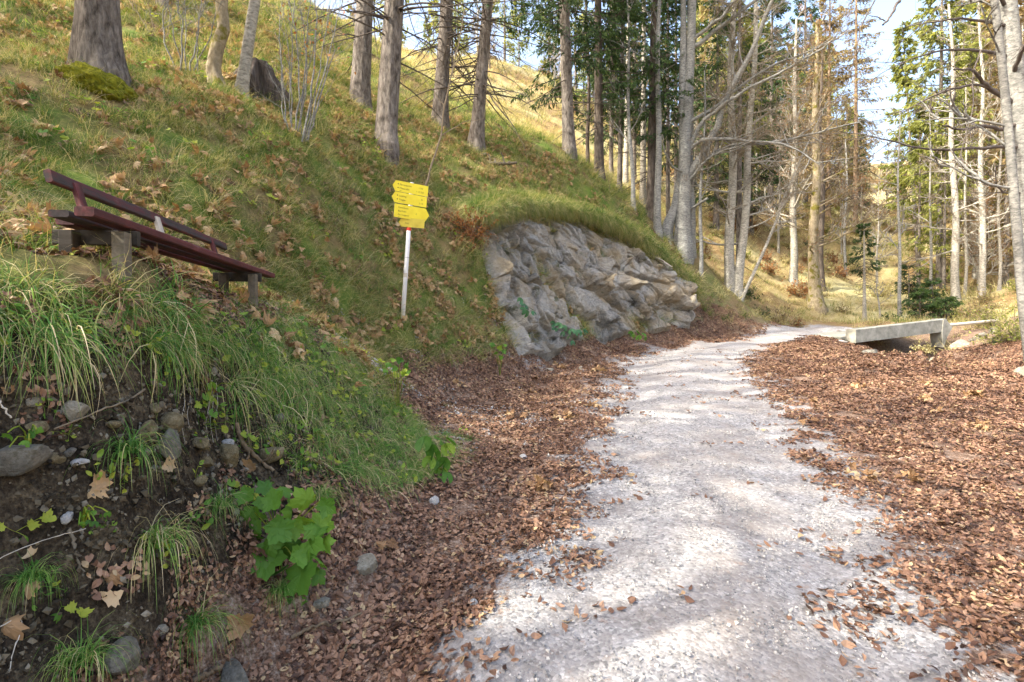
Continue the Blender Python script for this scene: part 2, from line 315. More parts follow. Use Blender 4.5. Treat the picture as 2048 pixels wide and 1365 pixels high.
def terrain_material():
    m, nt, b = newmat("woodland_ground", 0.95, 0.12)
    co = nt.nodes.new("ShaderNodeTexCoord").outputs["Object"]
    def cr(f, *st): return ramp(nt, f, list(st))
    nA, nB, nC, nD, nE = noise(nt, 2.2, 8, 0.7), noise(nt, 18, 6, 0.7), noise(nt, 0.7, 4, 0.6), noise(nt, 55, 5, 0.7), noise(nt, 7, 5, 0.65)
    f = mth(nt, 'ADD', mth(nt, 'MULTIPLY', nA, 0.45), mth(nt, 'MULTIPLY', nB, 0.55))
    hill = mixc(nt, cr(nC, (0.42, (0, 0, 0)), (0.6, (1, 1, 1))), cr(f, (0.28, (0.04, 0.03, 0.015)), (0.44, (0.12, 0.09, 0.04)), (0.56, (0.21, 0.155, 0.07)), (0.72, (0.32, 0.23, 0.12))), cr(f, (0.28, (0.035, 0.055, 0.012)), (0.45, (0.09, 0.145, 0.025)), (0.6, (0.16, 0.195, 0.04)), (0.75, (0.26, 0.22, 0.09))))
    ff = mth(nt, 'ADD', mth(nt, 'MULTIPLY', noise(nt, 0.5, 7, 0.7), 0.5), mth(nt, 'MULTIPLY', nE, 0.5))
    far = mixc(nt, cr(noise(nt, 0.13, 4, 0.6), (0.40, (0, 0, 0)), (0.56, (1, 1, 1))), cr(ff, (0.3, (0.20, 0.19, 0.08)), (0.5, (0.40, 0.36, 0.18)), (0.7, (0.54, 0.49, 0.29))), cr(ff, (0.3, (0.10, 0.065, 0.03)), (0.5, (0.24, 0.16, 0.07)), (0.7, (0.38, 0.31, 0.16))))
    soil = cr(mth(nt, 'ADD', mth(nt, 'MULTIPLY', nE, 0.5), mth(nt, 'MULTIPLY', nD, 0.5)), (0.38, (0.010, 0.008, 0.006)), (0.49, (0.04, 0.031, 0.021)), (0.58, (0.10, 0.08, 0.052)), (0.72, (0.24, 0.20, 0.14)))
    lf = cr(mth(nt, 'ADD', mth(nt, 'MULTIPLY', nB, 0.4), mth(nt, 'MULTIPLY', nD, 0.6)), (0.36, (0.03, 0.018, 0.012)), (0.46, (0.13, 0.082, 0.055)), (0.54, (0.24, 0.165, 0.12)), (0.66, (0.40, 0.34, 0.28)))
    v = N(nt, "ShaderNodeTexVoronoi", Scale=60.0); nt.links.new(co, v.inputs["Vector"]); v2 = N(nt, "ShaderNodeTexVoronoi", Scale=26.0); nt.links.new(co, v2.inputs["Vector"])
    sp = nt.nodes.new("ShaderNodeSeparateColor"); nt.links.new(v.outputs["Color"], sp.inputs[0]); sp2 = nt.nodes.new("ShaderNodeSeparateColor"); nt.links.new(v2.outputs["Color"], sp2.inputs[0])
    gr = mixc(nt, 0.35, cr(sp.outputs[0], (0.0, (0.12, 0.12, 0.122)), (0.35, (0.25, 0.246, 0.242)), (0.8, (0.34, 0.332, 0.32)), (1.0, (0.50, 0.49, 0.475))), cr(sp2.outputs[1], (0.0, (0.12, 0.12, 0.12)), (0.5, (0.27, 0.265, 0.26)), (1.0, (0.43, 0.42, 0.41))))
    gr = mixc(nt, cr(noise(nt, 1.3, 6, 0.7), (0.42, (0, 0, 0)), (0.66, (0.75, 0.75, 0.75))), gr, (0.20, 0.175, 0.155))
    gr = mixc(nt, cr(noise(nt, 11, 6, 0.75), (0.58, (0, 0, 0)), (0.68, (0.7, 0.7, 0.7))), gr, (0.24, 0.18, 0.145))
    c = mixc(nt, attr(nt, "far"), hill, far); c = mixc(nt, attr(nt, "leafy"), c, lf); c = mixc(nt, attr(nt, "soil"), c, soil)
    rf = mth(nt, 'ADD', attr(nt, "gravel"), mth(nt, 'MULTIPLY', mth(nt, 'SUBTRACT', noise(nt, 5, 6, 0.75), 0.5), 1.7)); c = mixc(nt, cr(rf, (0.42, (0, 0, 0)), (0.58, (1, 1, 1))), c, gr)
    nt.links.new(c, b.inputs["Base Color"]); bump(nt, b, mth(nt, 'ADD', mth(nt, 'MULTIPLY', mth(nt, 'ADD', nD, nE), mth(nt, 'SUBTRACT', 3.0, mth(nt, 'MULTIPLY', attr(nt, "gravel"), 2.4))), mth(nt, 'MULTIPLY', v.outputs["Distance"], -0.7)), 0.008, 0.8)
    return m
M_ground = terrain_material()
vx, vy = GX.ravel(), GY.ravel(); vr = np.hypot(vx, vy); vrd = np.abs(road_dist(vx, vy)); vb = base_z(vx, vy); dzr = vb - road_z(vx, vy)
A_gravel = np.where(vr < 60, np.clip(1.50 - vrd * 0.88, 0, 1), 0)
scree = np.exp(-(((vx + 0.6) / 1.0) ** 2 + ((vy - 6.9) / 1.2) ** 2)) * 0.62 + np.exp(-(((vx - 0.6) / 0.9) ** 2 + ((vy - 11.2) / 1.3) ** 2)) * 0.6; A_gravel = np.maximum(A_gravel, scree)
pathd = np.min([np.hypot(vx - a_, vy - b_) for a_, b_ in ((-2.1, 5.9), (-1.9, 6.3), (-1.6, 6.6), (-1.2, 6.8), (-2.3, 5.5))], 0); A_gravel = np.maximum(A_gravel, 0.5 * np.exp(-(pathd / 0.28) ** 2))
A_leafy = sst(0.75, 0.15, dzr) * sst(27, 20, vr) * sst(-3.5, -2.0, vx); A_leafy = np.maximum(A_leafy, sst(5.5, 7.5, vx) * sst(23, 19, vy) * sst(0, 1, vy + 8) * (vr < 28))
gyy = np.gradient(GZ, axis=0) / np.gradient(RR, axis=0); steep = np.abs(gyy).ravel()
A_soil = sst(0.1, 0.3, dzr) * sst(1.75, 1.6, vb) * (vr < 6.4) * (vx < -0.2) * sst(5.6, 4.9, vy) * sst(-0.35, -0.55, vx)
A_far = sst(22, 27, vr)
TA = dict(gravel=A_gravel * sst(14.0, 12.5, vx), leafy=A_leafy, soil=A_soil, far=A_far)
def sub_terrain(name, k):
    q = Q[kindf == k]; u, inv = np.unique(q, return_inverse=True); me = mesh_from(name, TV[u], [inv.reshape(-1, 4)], M_ground, attrs={a: w[u] for a, w in TA.items()})
    return tag(link(name, me), kind="structure")
for k, nm in enumerate(("hillside", "gravel_road", "leafy_verge", "earth_bank", "far_hillside", "gully_ground")): sub_terrain(nm, k)
# ------------------------------------------------------------------ rock outcrop beside the road
def poly_at(pl, t):
    pl = np.asarray(pl, float); L = np.r_[0, np.cumsum(np.linalg.norm(np.diff(pl, axis=0), axis=1))]; L /= L[-1]
    return np.stack([np.interp(t, L, pl[:, i]) for i in range(3)], -1)
def worley(P, seeds, stretch):
    d1 = np.full(len(P), 1e9); d2 = d1.copy(); ix = np.zeros(len(P), int)
    for i in range(0, len(P), 8000):
        q = P[i:i + 8000] * stretch; D = np.linalg.norm(q[:, None] - seeds[None] * stretch, axis=2); s = np.argpartition(D, 1, axis=1)[:, :2]; r_ = np.arange(len(q))
        a, b = D[r_, s[:, 0]], D[r_, s[:, 1]]; sw = a > b; d1[i:i + 8000] = np.where(sw, b, a); d2[i:i + 8000] = np.where(sw, a, b); ix[i:i + 8000] = np.where(sw, s[:, 1], s[:, 0])
    return d1, d2, ix
foot = [g(1032, 712, 11.0), g(1090, 722, 12.2), g(1200, 688, 15.0), g(1300, 668, 16.9), g(1392, 655, 18.8)]
head = [g(938, 432, 12.2), g(1020, 414, 14.3), g(1080, 418, 15.8), g(1150, 428, 17.0), g(1230, 458, 18.0), g(1300, 508, 18.9), g(1380, 590, 19.7)]
def make_outcrop():
    nu, nv = 420, 210; u = np.linspace(0, 1, nu); v = np.linspace(-0.03, 1.03, nv); A = poly_at(foot, u); B = poly_at(head, u)
    P = A[None] * (1 - v[:, None, None]) + B[None] * v[:, None, None]; du = np.gradient(P, axis=1); dv = np.gradient(P, axis=0); n = norm(np.cross(du, dv)); 
    if n[..., 1].mean() > 0: n = -n
    bul = np.sin(np.clip(v, 0, 1) * pi)[:, None] * (0.14 + 0 * u[None]); Pf = P.reshape(-1, 3); nf = n.reshape(-1, 3); r = np.random.default_rng(11)
    # bedding dips down to the right: rotate the lattice so that cells stretch along it
    t = norm(np.array([0.62, 0.45, -0.62])); o = norm(np.cross(t, np.array([0.5, -0.85, 0.2]))); w = np.cross(t, o); Rm = np.stack([t, o, w], 1); L = Pf @ Rm; lo, hi = L.min(0), L.max(0)
    disp = bul.ravel() * 1.0
    for cnt, st, amp, tl, crk in ((60, (0.45, 1, 0.8), 0.085, 0.10, 0.11), (420, (0.6, 1.1, 1), 0.085, 0.20, 0.05), (3200, (0.7, 1.2, 1), 0.038, 0.16, 0.02)):
        sd = r.uniform(lo, hi, (cnt, 3)); wv = np.stack([fbm(L[:, 0] * 2, L[:, 1] * 2, L[:, 2] * 2, 3, s=60 + k) for k in range(3)], -1) * (0.35 if cnt < 100 else 0.1)
        d1, d2, ix = worley(L + wv, sd, np.array(st)); off = r.uniform(-1, 1, cnt); tlt = r.normal(0, tl, (cnt, 3))
        disp = disp + amp * off[ix] + ((L - sd[ix]) * tlt[ix]).sum(1) - crk * np.exp(-((d2 - d1) / (0.05 if cnt < 100 else 0.02)) ** 2)
    disp = disp + 0.05 * fbm(L[:, 0] * 1.5, L[:, 1] * 9, L[:, 2] * 4, 5, s=77) + 0.02 * fbm(L[:, 0] * 14, L[:, 1] * 20, L[:, 2] * 14, 3, s=78)
    U, Vv = np.meshgrid(u, v); edge = np.minimum.reduce([U / 0.05, (1 - U) / 0.05, Vv / 0.06 + 0.4, (1 - Vv) / 0.17]).clip(-0.5, 1).ravel()
    disp = np.where(edge < 1, disp * np.clip(edge, 0, 1) - 0.28 * (1 - edge), disp) + 0.10
    V = Pf + nf * disp[:, None]; id_ = np.arange(nu * nv).reshape(nv, nu)
    q = np.stack([id_[:-1, :-1], id_[:-1, 1:], id_[1:, 1:], id_[1:, :-1]], -1).reshape(-1, 4)
    return V, q, disp
m_rock, nt, b = newmat("limestone", 0.92, 0.15)
_f = noise(nt, 1.1, 9, 0.7, 0.6); _f2 = noise(nt, 9, 6, 0.75, stretch=(1, 1, 1.6)); _c = ramp(nt, mth(nt, 'ADD', mth(nt, 'MULTIPLY', _f, 0.6), mth(nt, 'MULTIPLY', _f2, 0.4)), [(0.36, (0.09, 0.087, 0.08)), (0.44, (0.26, 0.255, 0.24)), (0.54, (0.42, 0.405, 0.365)), (0.68, (0.60, 0.56, 0.48))])
_c = mixc(nt, ramp(nt, noise(nt, 0.9, 5, 0.65), [(0.44, (0, 0, 0)), (0.60, (0.9, 0.9, 0.9))]), _c, mixc(nt, 0.6, _c, (0.36, 0.26, 0.12)))
_c = mixc(nt, ramp(nt, noise(nt, 2.2, 6, 0.72), [(0.60, (0, 0, 0)), (0.67, (0.8, 0.8, 0.8))]), _c, (0.07, 0.085, 0.025))
_c = mixc(nt, ramp(nt, noise(nt, 24, 6, 0.8), [(0.56, (0, 0, 0)), (0.66, (0.7, 0.7, 0.7))]), _c, (0.07, 0.065, 0.055))
nt.links.new(_c, b.inputs["Base Color"]); bump(nt, b, noise(nt, 11, 9, 0.8), 0.12, 1.0)
RV, RQ, _ = make_outcrop()
tag(link("rock_outcrop", mesh_from("rock_outcrop", RV, [RQ], m_rock, smooth=False)), "bare grey and ochre limestone face rising beside the road under a grass lip", "rock face")
# ------------------------------------------------------------------ wood and paint
def wood_mat(name, stops, ws=(18, 1.2, 18), bd=0.01):
    m, nt, b = newmat(name, 0.75, 0.25); f = noise(nt, 1.0, 6, 0.7, 0.3, stretch=ws)
    f2 = noise(nt, 6, 5, 0.7); nt.links.new(ramp(nt, mth(nt, 'ADD', mth(nt, 'MULTIPLY', f, 0.6), mth(nt, 'MULTIPLY', f2, 0.4)), stops), b.inputs["Base Color"]); bump(nt, b, f, bd, 0.8); return m
M_red = wood_mat("worn_red_paint", [(0.34, (0.03, 0.02, 0.018)), (0.46, (0.07, 0.024, 0.024)), (0.56, (0.12, 0.035, 0.036)), (0.66, (0.15, 0.11, 0.105))])
M_dark = wood_mat("weathered_dark_board", [(0.3, (0.018, 0.017, 0.017)), (0.48, (0.05, 0.04, 0.038)), (0.58, (0.10, 0.03, 0.032)), (0.75, (0.12, 0.115, 0.115))])
M_greyw = wood_mat("grey_post_wood", [(0.3, (0.055, 0.045, 0.03)), (0.5, (0.13, 0.11, 0.078)), (0.7, (0.21, 0.18, 0.135))], (22, 22, 1.3))
M_beam = wood_mat("dark_beam_wood", [(0.3, (0.014, 0.012, 0.009)), (0.6, (0.05, 0.042, 0.032)), (0.8, (0.09, 0.078, 0.06))], (4, 14, 14))
M_pale = wood_mat("pale_wood", [(0.3, (0.35, 0.31, 0.25)), (0.7, (0.6, 0.56, 0.48))])
def bev_box(name, h, mat, parent, loc, rot, bev=0.006, warp=0.0, seg=8, r=None):
    """worn board: long axis Y, with bevelled edges, slight warp"""
    hx, hy, hz = h; ys = np.linspace(-hy, hy, seg + 1); pr = np.array([(-hx + bev, -hz), (hx - bev, -hz), (hx, -hz + bev), (hx, hz - bev), (hx - bev, hz), (-hx + bev, hz), (-hx, hz - bev), (-hx, -hz + bev)])
    s = abs(int(loc[0] * 991 + loc[1] * 577 + h[0] * 4000)) % 97; V = []
    for i, y in enumerate(ys):
        j = 0.0016 * vn(np.arange(8) * 3.1 + s, np.full(8, y * 9)); V.append(np.c_[pr[:, 0] + warp * np.sin(y * 2 + s) + j, np.full(8, y), pr[:, 1] + warp * 0.6 * np.cos(y * 2.4 + s) + j])
    V = np.concatenate(V); id_ = np.arange(len(V)).reshape(-1, 8); a, b2 = id_[:-1], id_[1:]
    q = np.stack([a, np.roll(a, -1, 1), np.roll(b2, -1, 1), b2], -1).reshape(-1, 4)
    me = mesh_from(name, V, [q, id_[0][None][:, ::-1], id_[-1][None]], mat, smooth=False); o = link(name, me, parent); o.location = loc; o.rotation_euler = rot; return o
# ------------------------------------------------------------------ bench
bu = norm(np.array([-0.142, 1.0, 0.0])); bv = np.array([bu[1] * -1, bu[0], 0.0])           # bu along, bv to the back
B0 = np.array([-1.847, 2.40, 2.135]); yaw = math.atan2(-bu[0], bu[1])
bench = thing("wooden_bench", tuple(pt(250, 556, 2.66)), "weathered dark red wooden bench on squared posts, standing on the leafy ledge above the bank", "bench")
def bl(w): return tuple(np.array(w) - np.array(bench.location))
def board(name, s0, s1, off, z, hw, ht, mat, tilt=0.0, warp=0.004):
    c = B0 + bu * (s0 + s1) / 2 + bv * off; c[2] = z; return bev_box(name, (hw, (s1 - s0) / 2, ht), mat, bench, bl(c), (0, tilt, yaw), 0.006, warp, 12)
board("seat_board", 0.0, 2.74, 0.042, 2.132, 0.040, 0.021, M_red)
board("seat_board", 0.02, 2.66, 0.155, 2.128, 0.042, 0.015, M_dark)
board("seat_board", 0.24, 2.62, 0.268, 2.130, 0.042, 0.015, M_red)
board("backrest_board", 0.30, 2.52, 0.372, 2.366, 0.017, 0.031, M_dark, radians(-14), 0.004)
for s in (0.48, 1.30, 2.20):
    c = B0 + bu * s + bv * 0.325; c[2] = 2.245
    o = bev_box("backrest_strut", (0.014, 0.13, 0.026), M_red if s < 1 or s > 2 else M_pale, bench, bl(c), (0, 0, 0), 0.004, 0, 2)
    d = norm(np.array([*(bv[:2] * 0.28), 1.0])); x_ = np.cross(d, bu); o.rotation_euler = Matrix((Vector(x_), Vector(d), Vector(np.cross(x_, d)))).transposed().to_euler()
for s, zb in ((0.245, 1.80), (2.16, 1.70)):
    for off in (0.02, 0.25):
        gx, gy = (B0 + bu * s + bv * off)[:2]; zg = gz(np.array([gx]), np.array([gy]))[0] - 0.12; zt = 2.085
        c = np.array([gx, gy, (zg + zt) / 2]); bev_box("leg", (0.031, (zt - zg) / 2, 0.031), M_greyw if off < 0.1 else M_beam, bench, bl(c), (pi / 2, 0, yaw), 0.004, 0, 3).rotation_euler = Matrix(((cos(yaw), 0, sin(yaw)), (sin(yaw), 0, -cos(yaw)), (0, 1, 0))).to_euler()
    c = B0 + bu * (s + 0.055) + bv * 0.16; c[2] = 2.065; o = bev_box("cross_beam", (0.016, 0.19, 0.036), M_beam, bench, bl(c), (0, 0, yaw + pi / 2), 0.004, 0, 3)
# ------------------------------------------------------------------ signpost
post = thing("signpost", tuple(pt(805, 644, 8.5)), "white tubular post carrying four yellow hiking arrows, leaning on the leafy slope", "signpost")
pt0 = np.array(pt(805, 644, 8.5)); ptop = np.array(pt(824, 366, 8.5)); pax = norm(ptop - pt0); Hs = float(np.linalg.norm(ptop - pt0))
M_white = newmat("white_coating", 0.45, 0.4)[0]; M_white.node_tree.nodes["Principled BSDF"].inputs["Base Color"].default_value = (0.66, 0.66, 0.66, 1)
M_pred = newmat("red_paint", 0.5)[0]; M_pred.node_tree.nodes["Principled BSDF"].inputs["Base Color"].default_value = (0.62, 0.05, 0.03, 1)
M_black = newmat("black_print", 0.6)[0]; M_black.node_tree.nodes["Principled BSDF"].inputs["Base Color"].default_value = (0.09, 0.075, 0.02, 1)
M_alu = newmat("aluminium_edge", 0.4)[0]; M_alu.node_tree.nodes["Principled BSDF"].inputs["Base Color"].default_value = (0.4, 0.4, 0.4, 1)
m_yel, nt, b = newmat("yellow_sign_enamel", 0.45, 0.4); nt.links.new(ramp(nt, noise(nt, 6, 5, 0.6), [(0.3, (0.70, 0.55, 0.015)), (0.6, (0.80, 0.66, 0.025))]), b.inputs["Base Color"])
m_yel_shaded, nt, b = newmat("shaded_yellow_enamel", 0.6, 0.3); nt.links.new(ramp(nt, noise(nt, 9, 6, 0.7), [(0.3, (0.38, 0.30, 0.03)), (0.6, (0.52, 0.42, 0.05))]), b.inputs["Base Color"])  # same yellow darkened: shade on the turned-away lowest sign is in the colour
def cyl_me(name, a, c, r0, r1, mat, sides=20, cap=True):
    V, q = tubes(np.array([[a, (np.array(a) + np.array(c)) / 2, c]]), np.array([[r0, (r0 + r1) / 2, r1]]), sides); n = len(V)
    fs = [q]; 
    if cap: fs += [np.arange(sides)[None][:, ::-1], np.arange(n - sides, n)[None]]
    return mesh_from(name, V, fs, mat)
link("pole", cyl_me("pole", -pax * 0.3, pax * Hs * 0.985, 0.034, 0.033, M_white), post)
zb_ = Hs * (640 - 457) / (640 - 366); link("red_band", cyl_me("red_band", pax * (zb_ - 0.028), pax * (zb_ + 0.028), 0.036, 0.036, M_pred, cap=False), post)
link("cap", cyl_me("cap", pax * Hs * 0.985, pax * Hs, 0.036, 0.030, M_alu), post)
sx = norm(np.array([0.889, 0.459, 0.0])); sx = norm(sx - pax * (sx @ pax)); sn = np.cross(sx, pax); sn = sn if sn[1] < 0 else -sn
def sticker():
    z = Hs * 0.335; an = np.linspace(-0.9, 0.9, 7) + math.atan2(-1, -0.05); V = []
    for dz in (-0.033, 0.033): V += [pax * (z + dz) + np.array([cos(a) * 0.0362, sin(a) * 0.0362, 0]) for a in an]
    return mesh_from("sticker", V, [np.array([[i, i + 1, i + 8, i + 7] for i in range(6)])], M_pale)
st = link("sticker", sticker(), post)
link("clamp", cyl_me("clamp", pax * (Hs * 0.46), pax * (Hs * 0.46 + 0.012), 0.0365, 0.0365, M_alu, cap=False), post)
def sign(z0, z1, left, xl, xr, lines, yawv=None, mat=m_yel, fr=0.042):
    """arrow panel: outline in (x along panel, z along pole)"""
    X = sx if yawv is None else norm(np.array(yawv) - pax * (np.array(yawv) @ pax)); n_ = np.cross(X, pax); n_ = n_ if n_[1] < 0 else -n_
    zm = (z0 + z1) / 2; k = (z1 - z0) * 0.30
    out = [(xl + k, z0), (xr, z0), (xr, z1), (xl + k, z1), (xl, zm)] if left else [(xl, z0), (xr - k, z0), (xr, zm), (xr - k, z1), (xl, z1)]
    V = [X * x + pax * z + n_ * f for f in (fr, fr - 0.004) for x, z in out]; idx = np.arange(5)
    fs = [idx[None] if np.cross(V[1] - V[0], V[2] - V[1]) @ n_ > 0 else idx[None][:, ::-1], (idx + 5)[None], np.array([[i, (i + 1) % 5, 5 + (i + 1) % 5, 5 + i] for i in range(5)])]
    o = link("sign_panel", mesh_from("sign_panel", V, fs, [mat, M_alu], [0, 1, 1, 1, 1, 1, 1], smooth=False), post)
    R = Matrix((Vector(X), Vector(pax), Vector(np.cross(X, pax)))).transposed()
    if np.cross(X, pax) @ n_ < 0: R = Matrix((Vector(-X), Vector(pax), Vector(np.cross(-X, pax)))).transposed()
    for (tx, x, z, sz) in lines:
        cu = bpy.data.curves.new("lettering", 'FONT'); cu.body = tx; cu.size = sz * 0.85; cu.materials.append(M_black); cu.offset = 0.0
        tmp = bpy.data.objects.new("lettering", cu); me_ = bpy.data.meshes.new_from_object(tmp); bpy.data.objects.remove(tmp)
        t = bpy.data.objects.new("lettering", me_); COL.objects.link(t); t.parent = o; t.location = Vector(X * x + pax * z + n_ * (fr + 0.0015)); t.rotation_euler = R.to_euler()
    return o
def dot(o, x, z):
    V = [sx * (x + a) + pax * (z + c) + sn * 0.0438 for a, c in ((-.011, 0), (0, -.011), (.011, 0), (0, .011))]
    link("marker", mesh_from("marker", V, [np.array([[0, 1, 2, 3]])], M_black, smooth=False), o)
PXM = 8.5 / F; HB = Hs * 0.985
a1 = HB + 0.015; h1 = 0.165
o = sign(a1 - h1, a1, True, -0.315, 0.255, [("Farrenpoint", -0.20, a1 - 0.065, 0.046), ("Mitteralm", -0.20, a1 - 0.123, 0.046), ("667", -0.20, a1 - 0.155, 0.024), ("1 Std", 0.10, a1 - 0.067, 0.040), ("1 1/2 Std", 0.06, a1 - 0.128, 0.040)]); dot(o, -0.225, a1 - 0.05); dot(o, -0.225, a1 - 0.108)
a2 = a1 - h1 - 0.008
o = sign(a2 - h1, a2, True, -0.315, 0.245, [("Laubing", -0.20, a2 - 0.065, 0.044), ("Tregler", -0.20, a2 - 0.123, 0.044), ("8", -0.20, a2 - 0.155, 0.024), ("2h", 0.15, a2 - 0.067, 0.038), ("2 1/2", 0.12, a2 - 0.13, 0.040)]); dot(o, -0.225, a2 - 0.05); dot(o, -0.225, a2 - 0.108)
a3 = a2 - h1 - 0.016; h3 = 0.205
sign(a3 - h3, a3, False, -0.262, 0.30, [("Farrenbach", -0.20, a3 - 0.060, 0.042), ("Bad Feiln", -0.20, a3 - 0.115, 0.042), ("Au / Lippert", -0.20, a3 - 0.170, 0.042), ("2", 0.08, a3 - 0.125, 0.042), ("667", -0.20, a3 - 0.197, 0.020)])
sign(a3 - h3 - 0.125, a3 - h3 + 0.015, True, -0.16, 0.24, [("Steg", -0.06, a3 - h3 - 0.075, 0.040)], yawv=(0.70, 0.05, -0.28), mat=m_yel_shaded, fr=0.037)
# ------------------------------------------------------------------ concrete bridge edge and the boulders by it
m_con, nt, b = newmat("pale_concrete", 0.85, 0.2); _c = ramp(nt, noise(nt, 3, 7, 0.65), [(0.34, (0.15, 0.15, 0.125)), (0.48, (0.24, 0.24, 0.205)), (0.62, (0.34, 0.335, 0.29))]); _s = noise(nt, 5, 5, 0.7, stretch=(1.5, 1.5, 0.15))
_c = mixc(nt, ramp(nt, _s, [(0.52, (0, 0, 0)), (0.66, (0.5, 0.5, 0.5))]), _c, (0.27, 0.27, 0.21)); nt.links.new(_c, b.inputs["Base Color"]); bump(nt, b, noise(nt, 30, 5, 0.6), 0.01, 0.5)
bL, bR = np.array(pt(1712, 659, 17.0)), np.array(pt(1886, 639, 18.4))
br = thing("bridge_edge_beam", tuple((bL + bR) / 2), "long pale concrete edge beam of a small bridge over the leafy gully", "bridge")
bd = norm(bR - bL); bn = norm(np.array([bd[1], -bd[0], 0])); 
def prism(name, prof, a, c, mat, parent, cen):
    """prof: (out, up) outline swept from a to c"""
    V = [p_ + bn * o_ + np.array([0, 0, u_]) - cen for p_ in (a, c) for o_, u_ in prof]; n = len(prof); i = np.arange(n)
    fs = [i[None], (i + n)[None][:, ::-1], np.array([[j, n + j, n + (j + 1) % n, (j + 1) % n] for j in range(n)])]
    return link(name, mesh_from(name, V, fs, mat, smooth=False), parent)
cen = (bL + bR) / 2
prism("beam", [(0, -0.43), (0.0, -0.02), (-0.02, 0.0), (-0.33, 0.0), (-0.35, -0.02), (-0.35, -0.43)], bL, bR, m_con, br, cen)
wv = [bR + bn * 0.02 + np.array([0, 0, 0.02]), bR + bd * 0.10 + bn * 0.02 + np.array([0, 0, 0.02]), bR + bd * 0.42 + bn * 0.05 + np.array([0, 0, -0.32]), bR + bd * 0.20 + bn * 0.02 + np.array([0, 0, -0.62]), bR + bd * 0.02 + bn * 0.02 + np.array([0, 0, -0.95]), bR + bd * -0.06 + bn * 0.02 + np.array([0, 0, -0.5])]
V = [w - cen for w in wv] + [w - cen - bn * 0.4 for w in wv]; i = np.arange(6)
link("wing", mesh_from("wing", V, [i[None], (i + 6)[None][:, ::-1], np.array([[j, j + 6, (j + 1) % 6 + 6, (j + 1) % 6] for j in range(6)])], m_con, smooth=False), br)
prism("deck", [(-0.36, -0.45), (-0.36, -0.24), (-2.9, -0.24), (-2.9, -0.45)], bL - bd * 0.2, bR + bd * 0.2, m_con, br, cen)
m_moss, nt, b = newmat("moss", 0.95, 0.05); nt.links.new(ramp(nt, noise(nt, 25, 5, 0.7), [(0.35, (0.05, 0.055, 0.008)), (0.6, (0.19, 0.19, 0.015)), (0.8, (0.30, 0.27, 0.03))]), b.inputs["Base Color"]); bump(nt, b, noise(nt, 60, 5, 0.7), 0.02, 1)
# stones
def stone_me(name, seed, mat, flat=(1, 0.8, 0.65), round_=0.0):
    import bmesh
    bm = bmesh.new(); bmesh.ops.create_icosphere(bm, subdivisions=3, radius=1.0); V = np.array([v.co[:] for v in bm.verts]); Fc = np.array([[v.index for v in f.verts] for f in bm.faces]); bm.free()
    r = np.random.default_rng(seed)
    for _ in range(16 if not round_ else 9):
        n_ = norm(r.normal(0, 1, 3)); d = r.uniform(0.55, 0.85) if not round_ else r.uniform(0.8, 0.97); k = V @ n_; V = V - np.maximum(k - d, 0)[:, None] * n_ * 0.92
    V = V * (1 + 0.06 * fbm(V[:, 0] * 2.5, V[:, 1] * 2.5, V[:, 2] * 2.5, 3, s=seed)[:, None]) * np.array(flat)
    return mesh_from(name, V, [Fc], mat, smooth=bool(round_))
def stone_mat(name, a, c, e):
    m, nt, b = newmat(name, 0.9, 0.15); k = ramp(nt, noise(nt, 2.2, 8, 0.72), [(0.3, a), (0.5, c), (0.7, e)])
    k = mixc(nt, ramp(nt, noise(nt, 1.3, 5, 0.7), [(0.55, (0, 0, 0)), (0.66, (0.7, 0.7, 0.7))]), k, (0.08, 0.07, 0.035)); nt.links.new(k, b.inputs["Base Color"]); bump(nt, b, noise(nt, 6, 7, 0.7), 0.15, 0.7); return m
S_grey = stone_mat("grey_stone", (0.09, 0.085, 0.07), (0.19, 0.18, 0.15), (0.32, 0.30, 0.255)); S_och = stone_mat("ochre_stone", (0.11, 0.085, 0.045), (0.24, 0.20, 0.115), (0.40, 0.34, 0.22))
S_pale = stone_mat("pale_stone", (0.20, 0.18, 0.13), (0.36, 0.33, 0.26), (0.52, 0.48, 0.39)); S_white = stone_mat("white_stone", (0.42, 0.42, 0.40), (0.58, 0.57, 0.55), (0.70, 0.69, 0.67))
def stone(px, py, w, mat, label, seed, flat=(1, 0.8, 0.65), rd=0, sink=0.35, grp=None, d=None, name="stone", cat="stone"):
    p = hit(px, py) if d is None else np.array(at(px, py, d)); s = w / 2 * p[1] / F * (1.3 if px < 700 and d is None else 1.0)
    o = link(name, stone_me(name, seed, mat, flat, rd)); o.scale = (s, s, s); o.location = Vector(p) + Vector((0.25, -0.5, 0.2)) * s * (0.55 if px < 700 and d is None else 0.1); o.rotation_euler = (rng.uniform(-.3, .3), rng.uniform(-.4, .4), rng.uniform(0, 6))
    tag(o, label, cat, grp)
SB = "stones set in the earth bank"
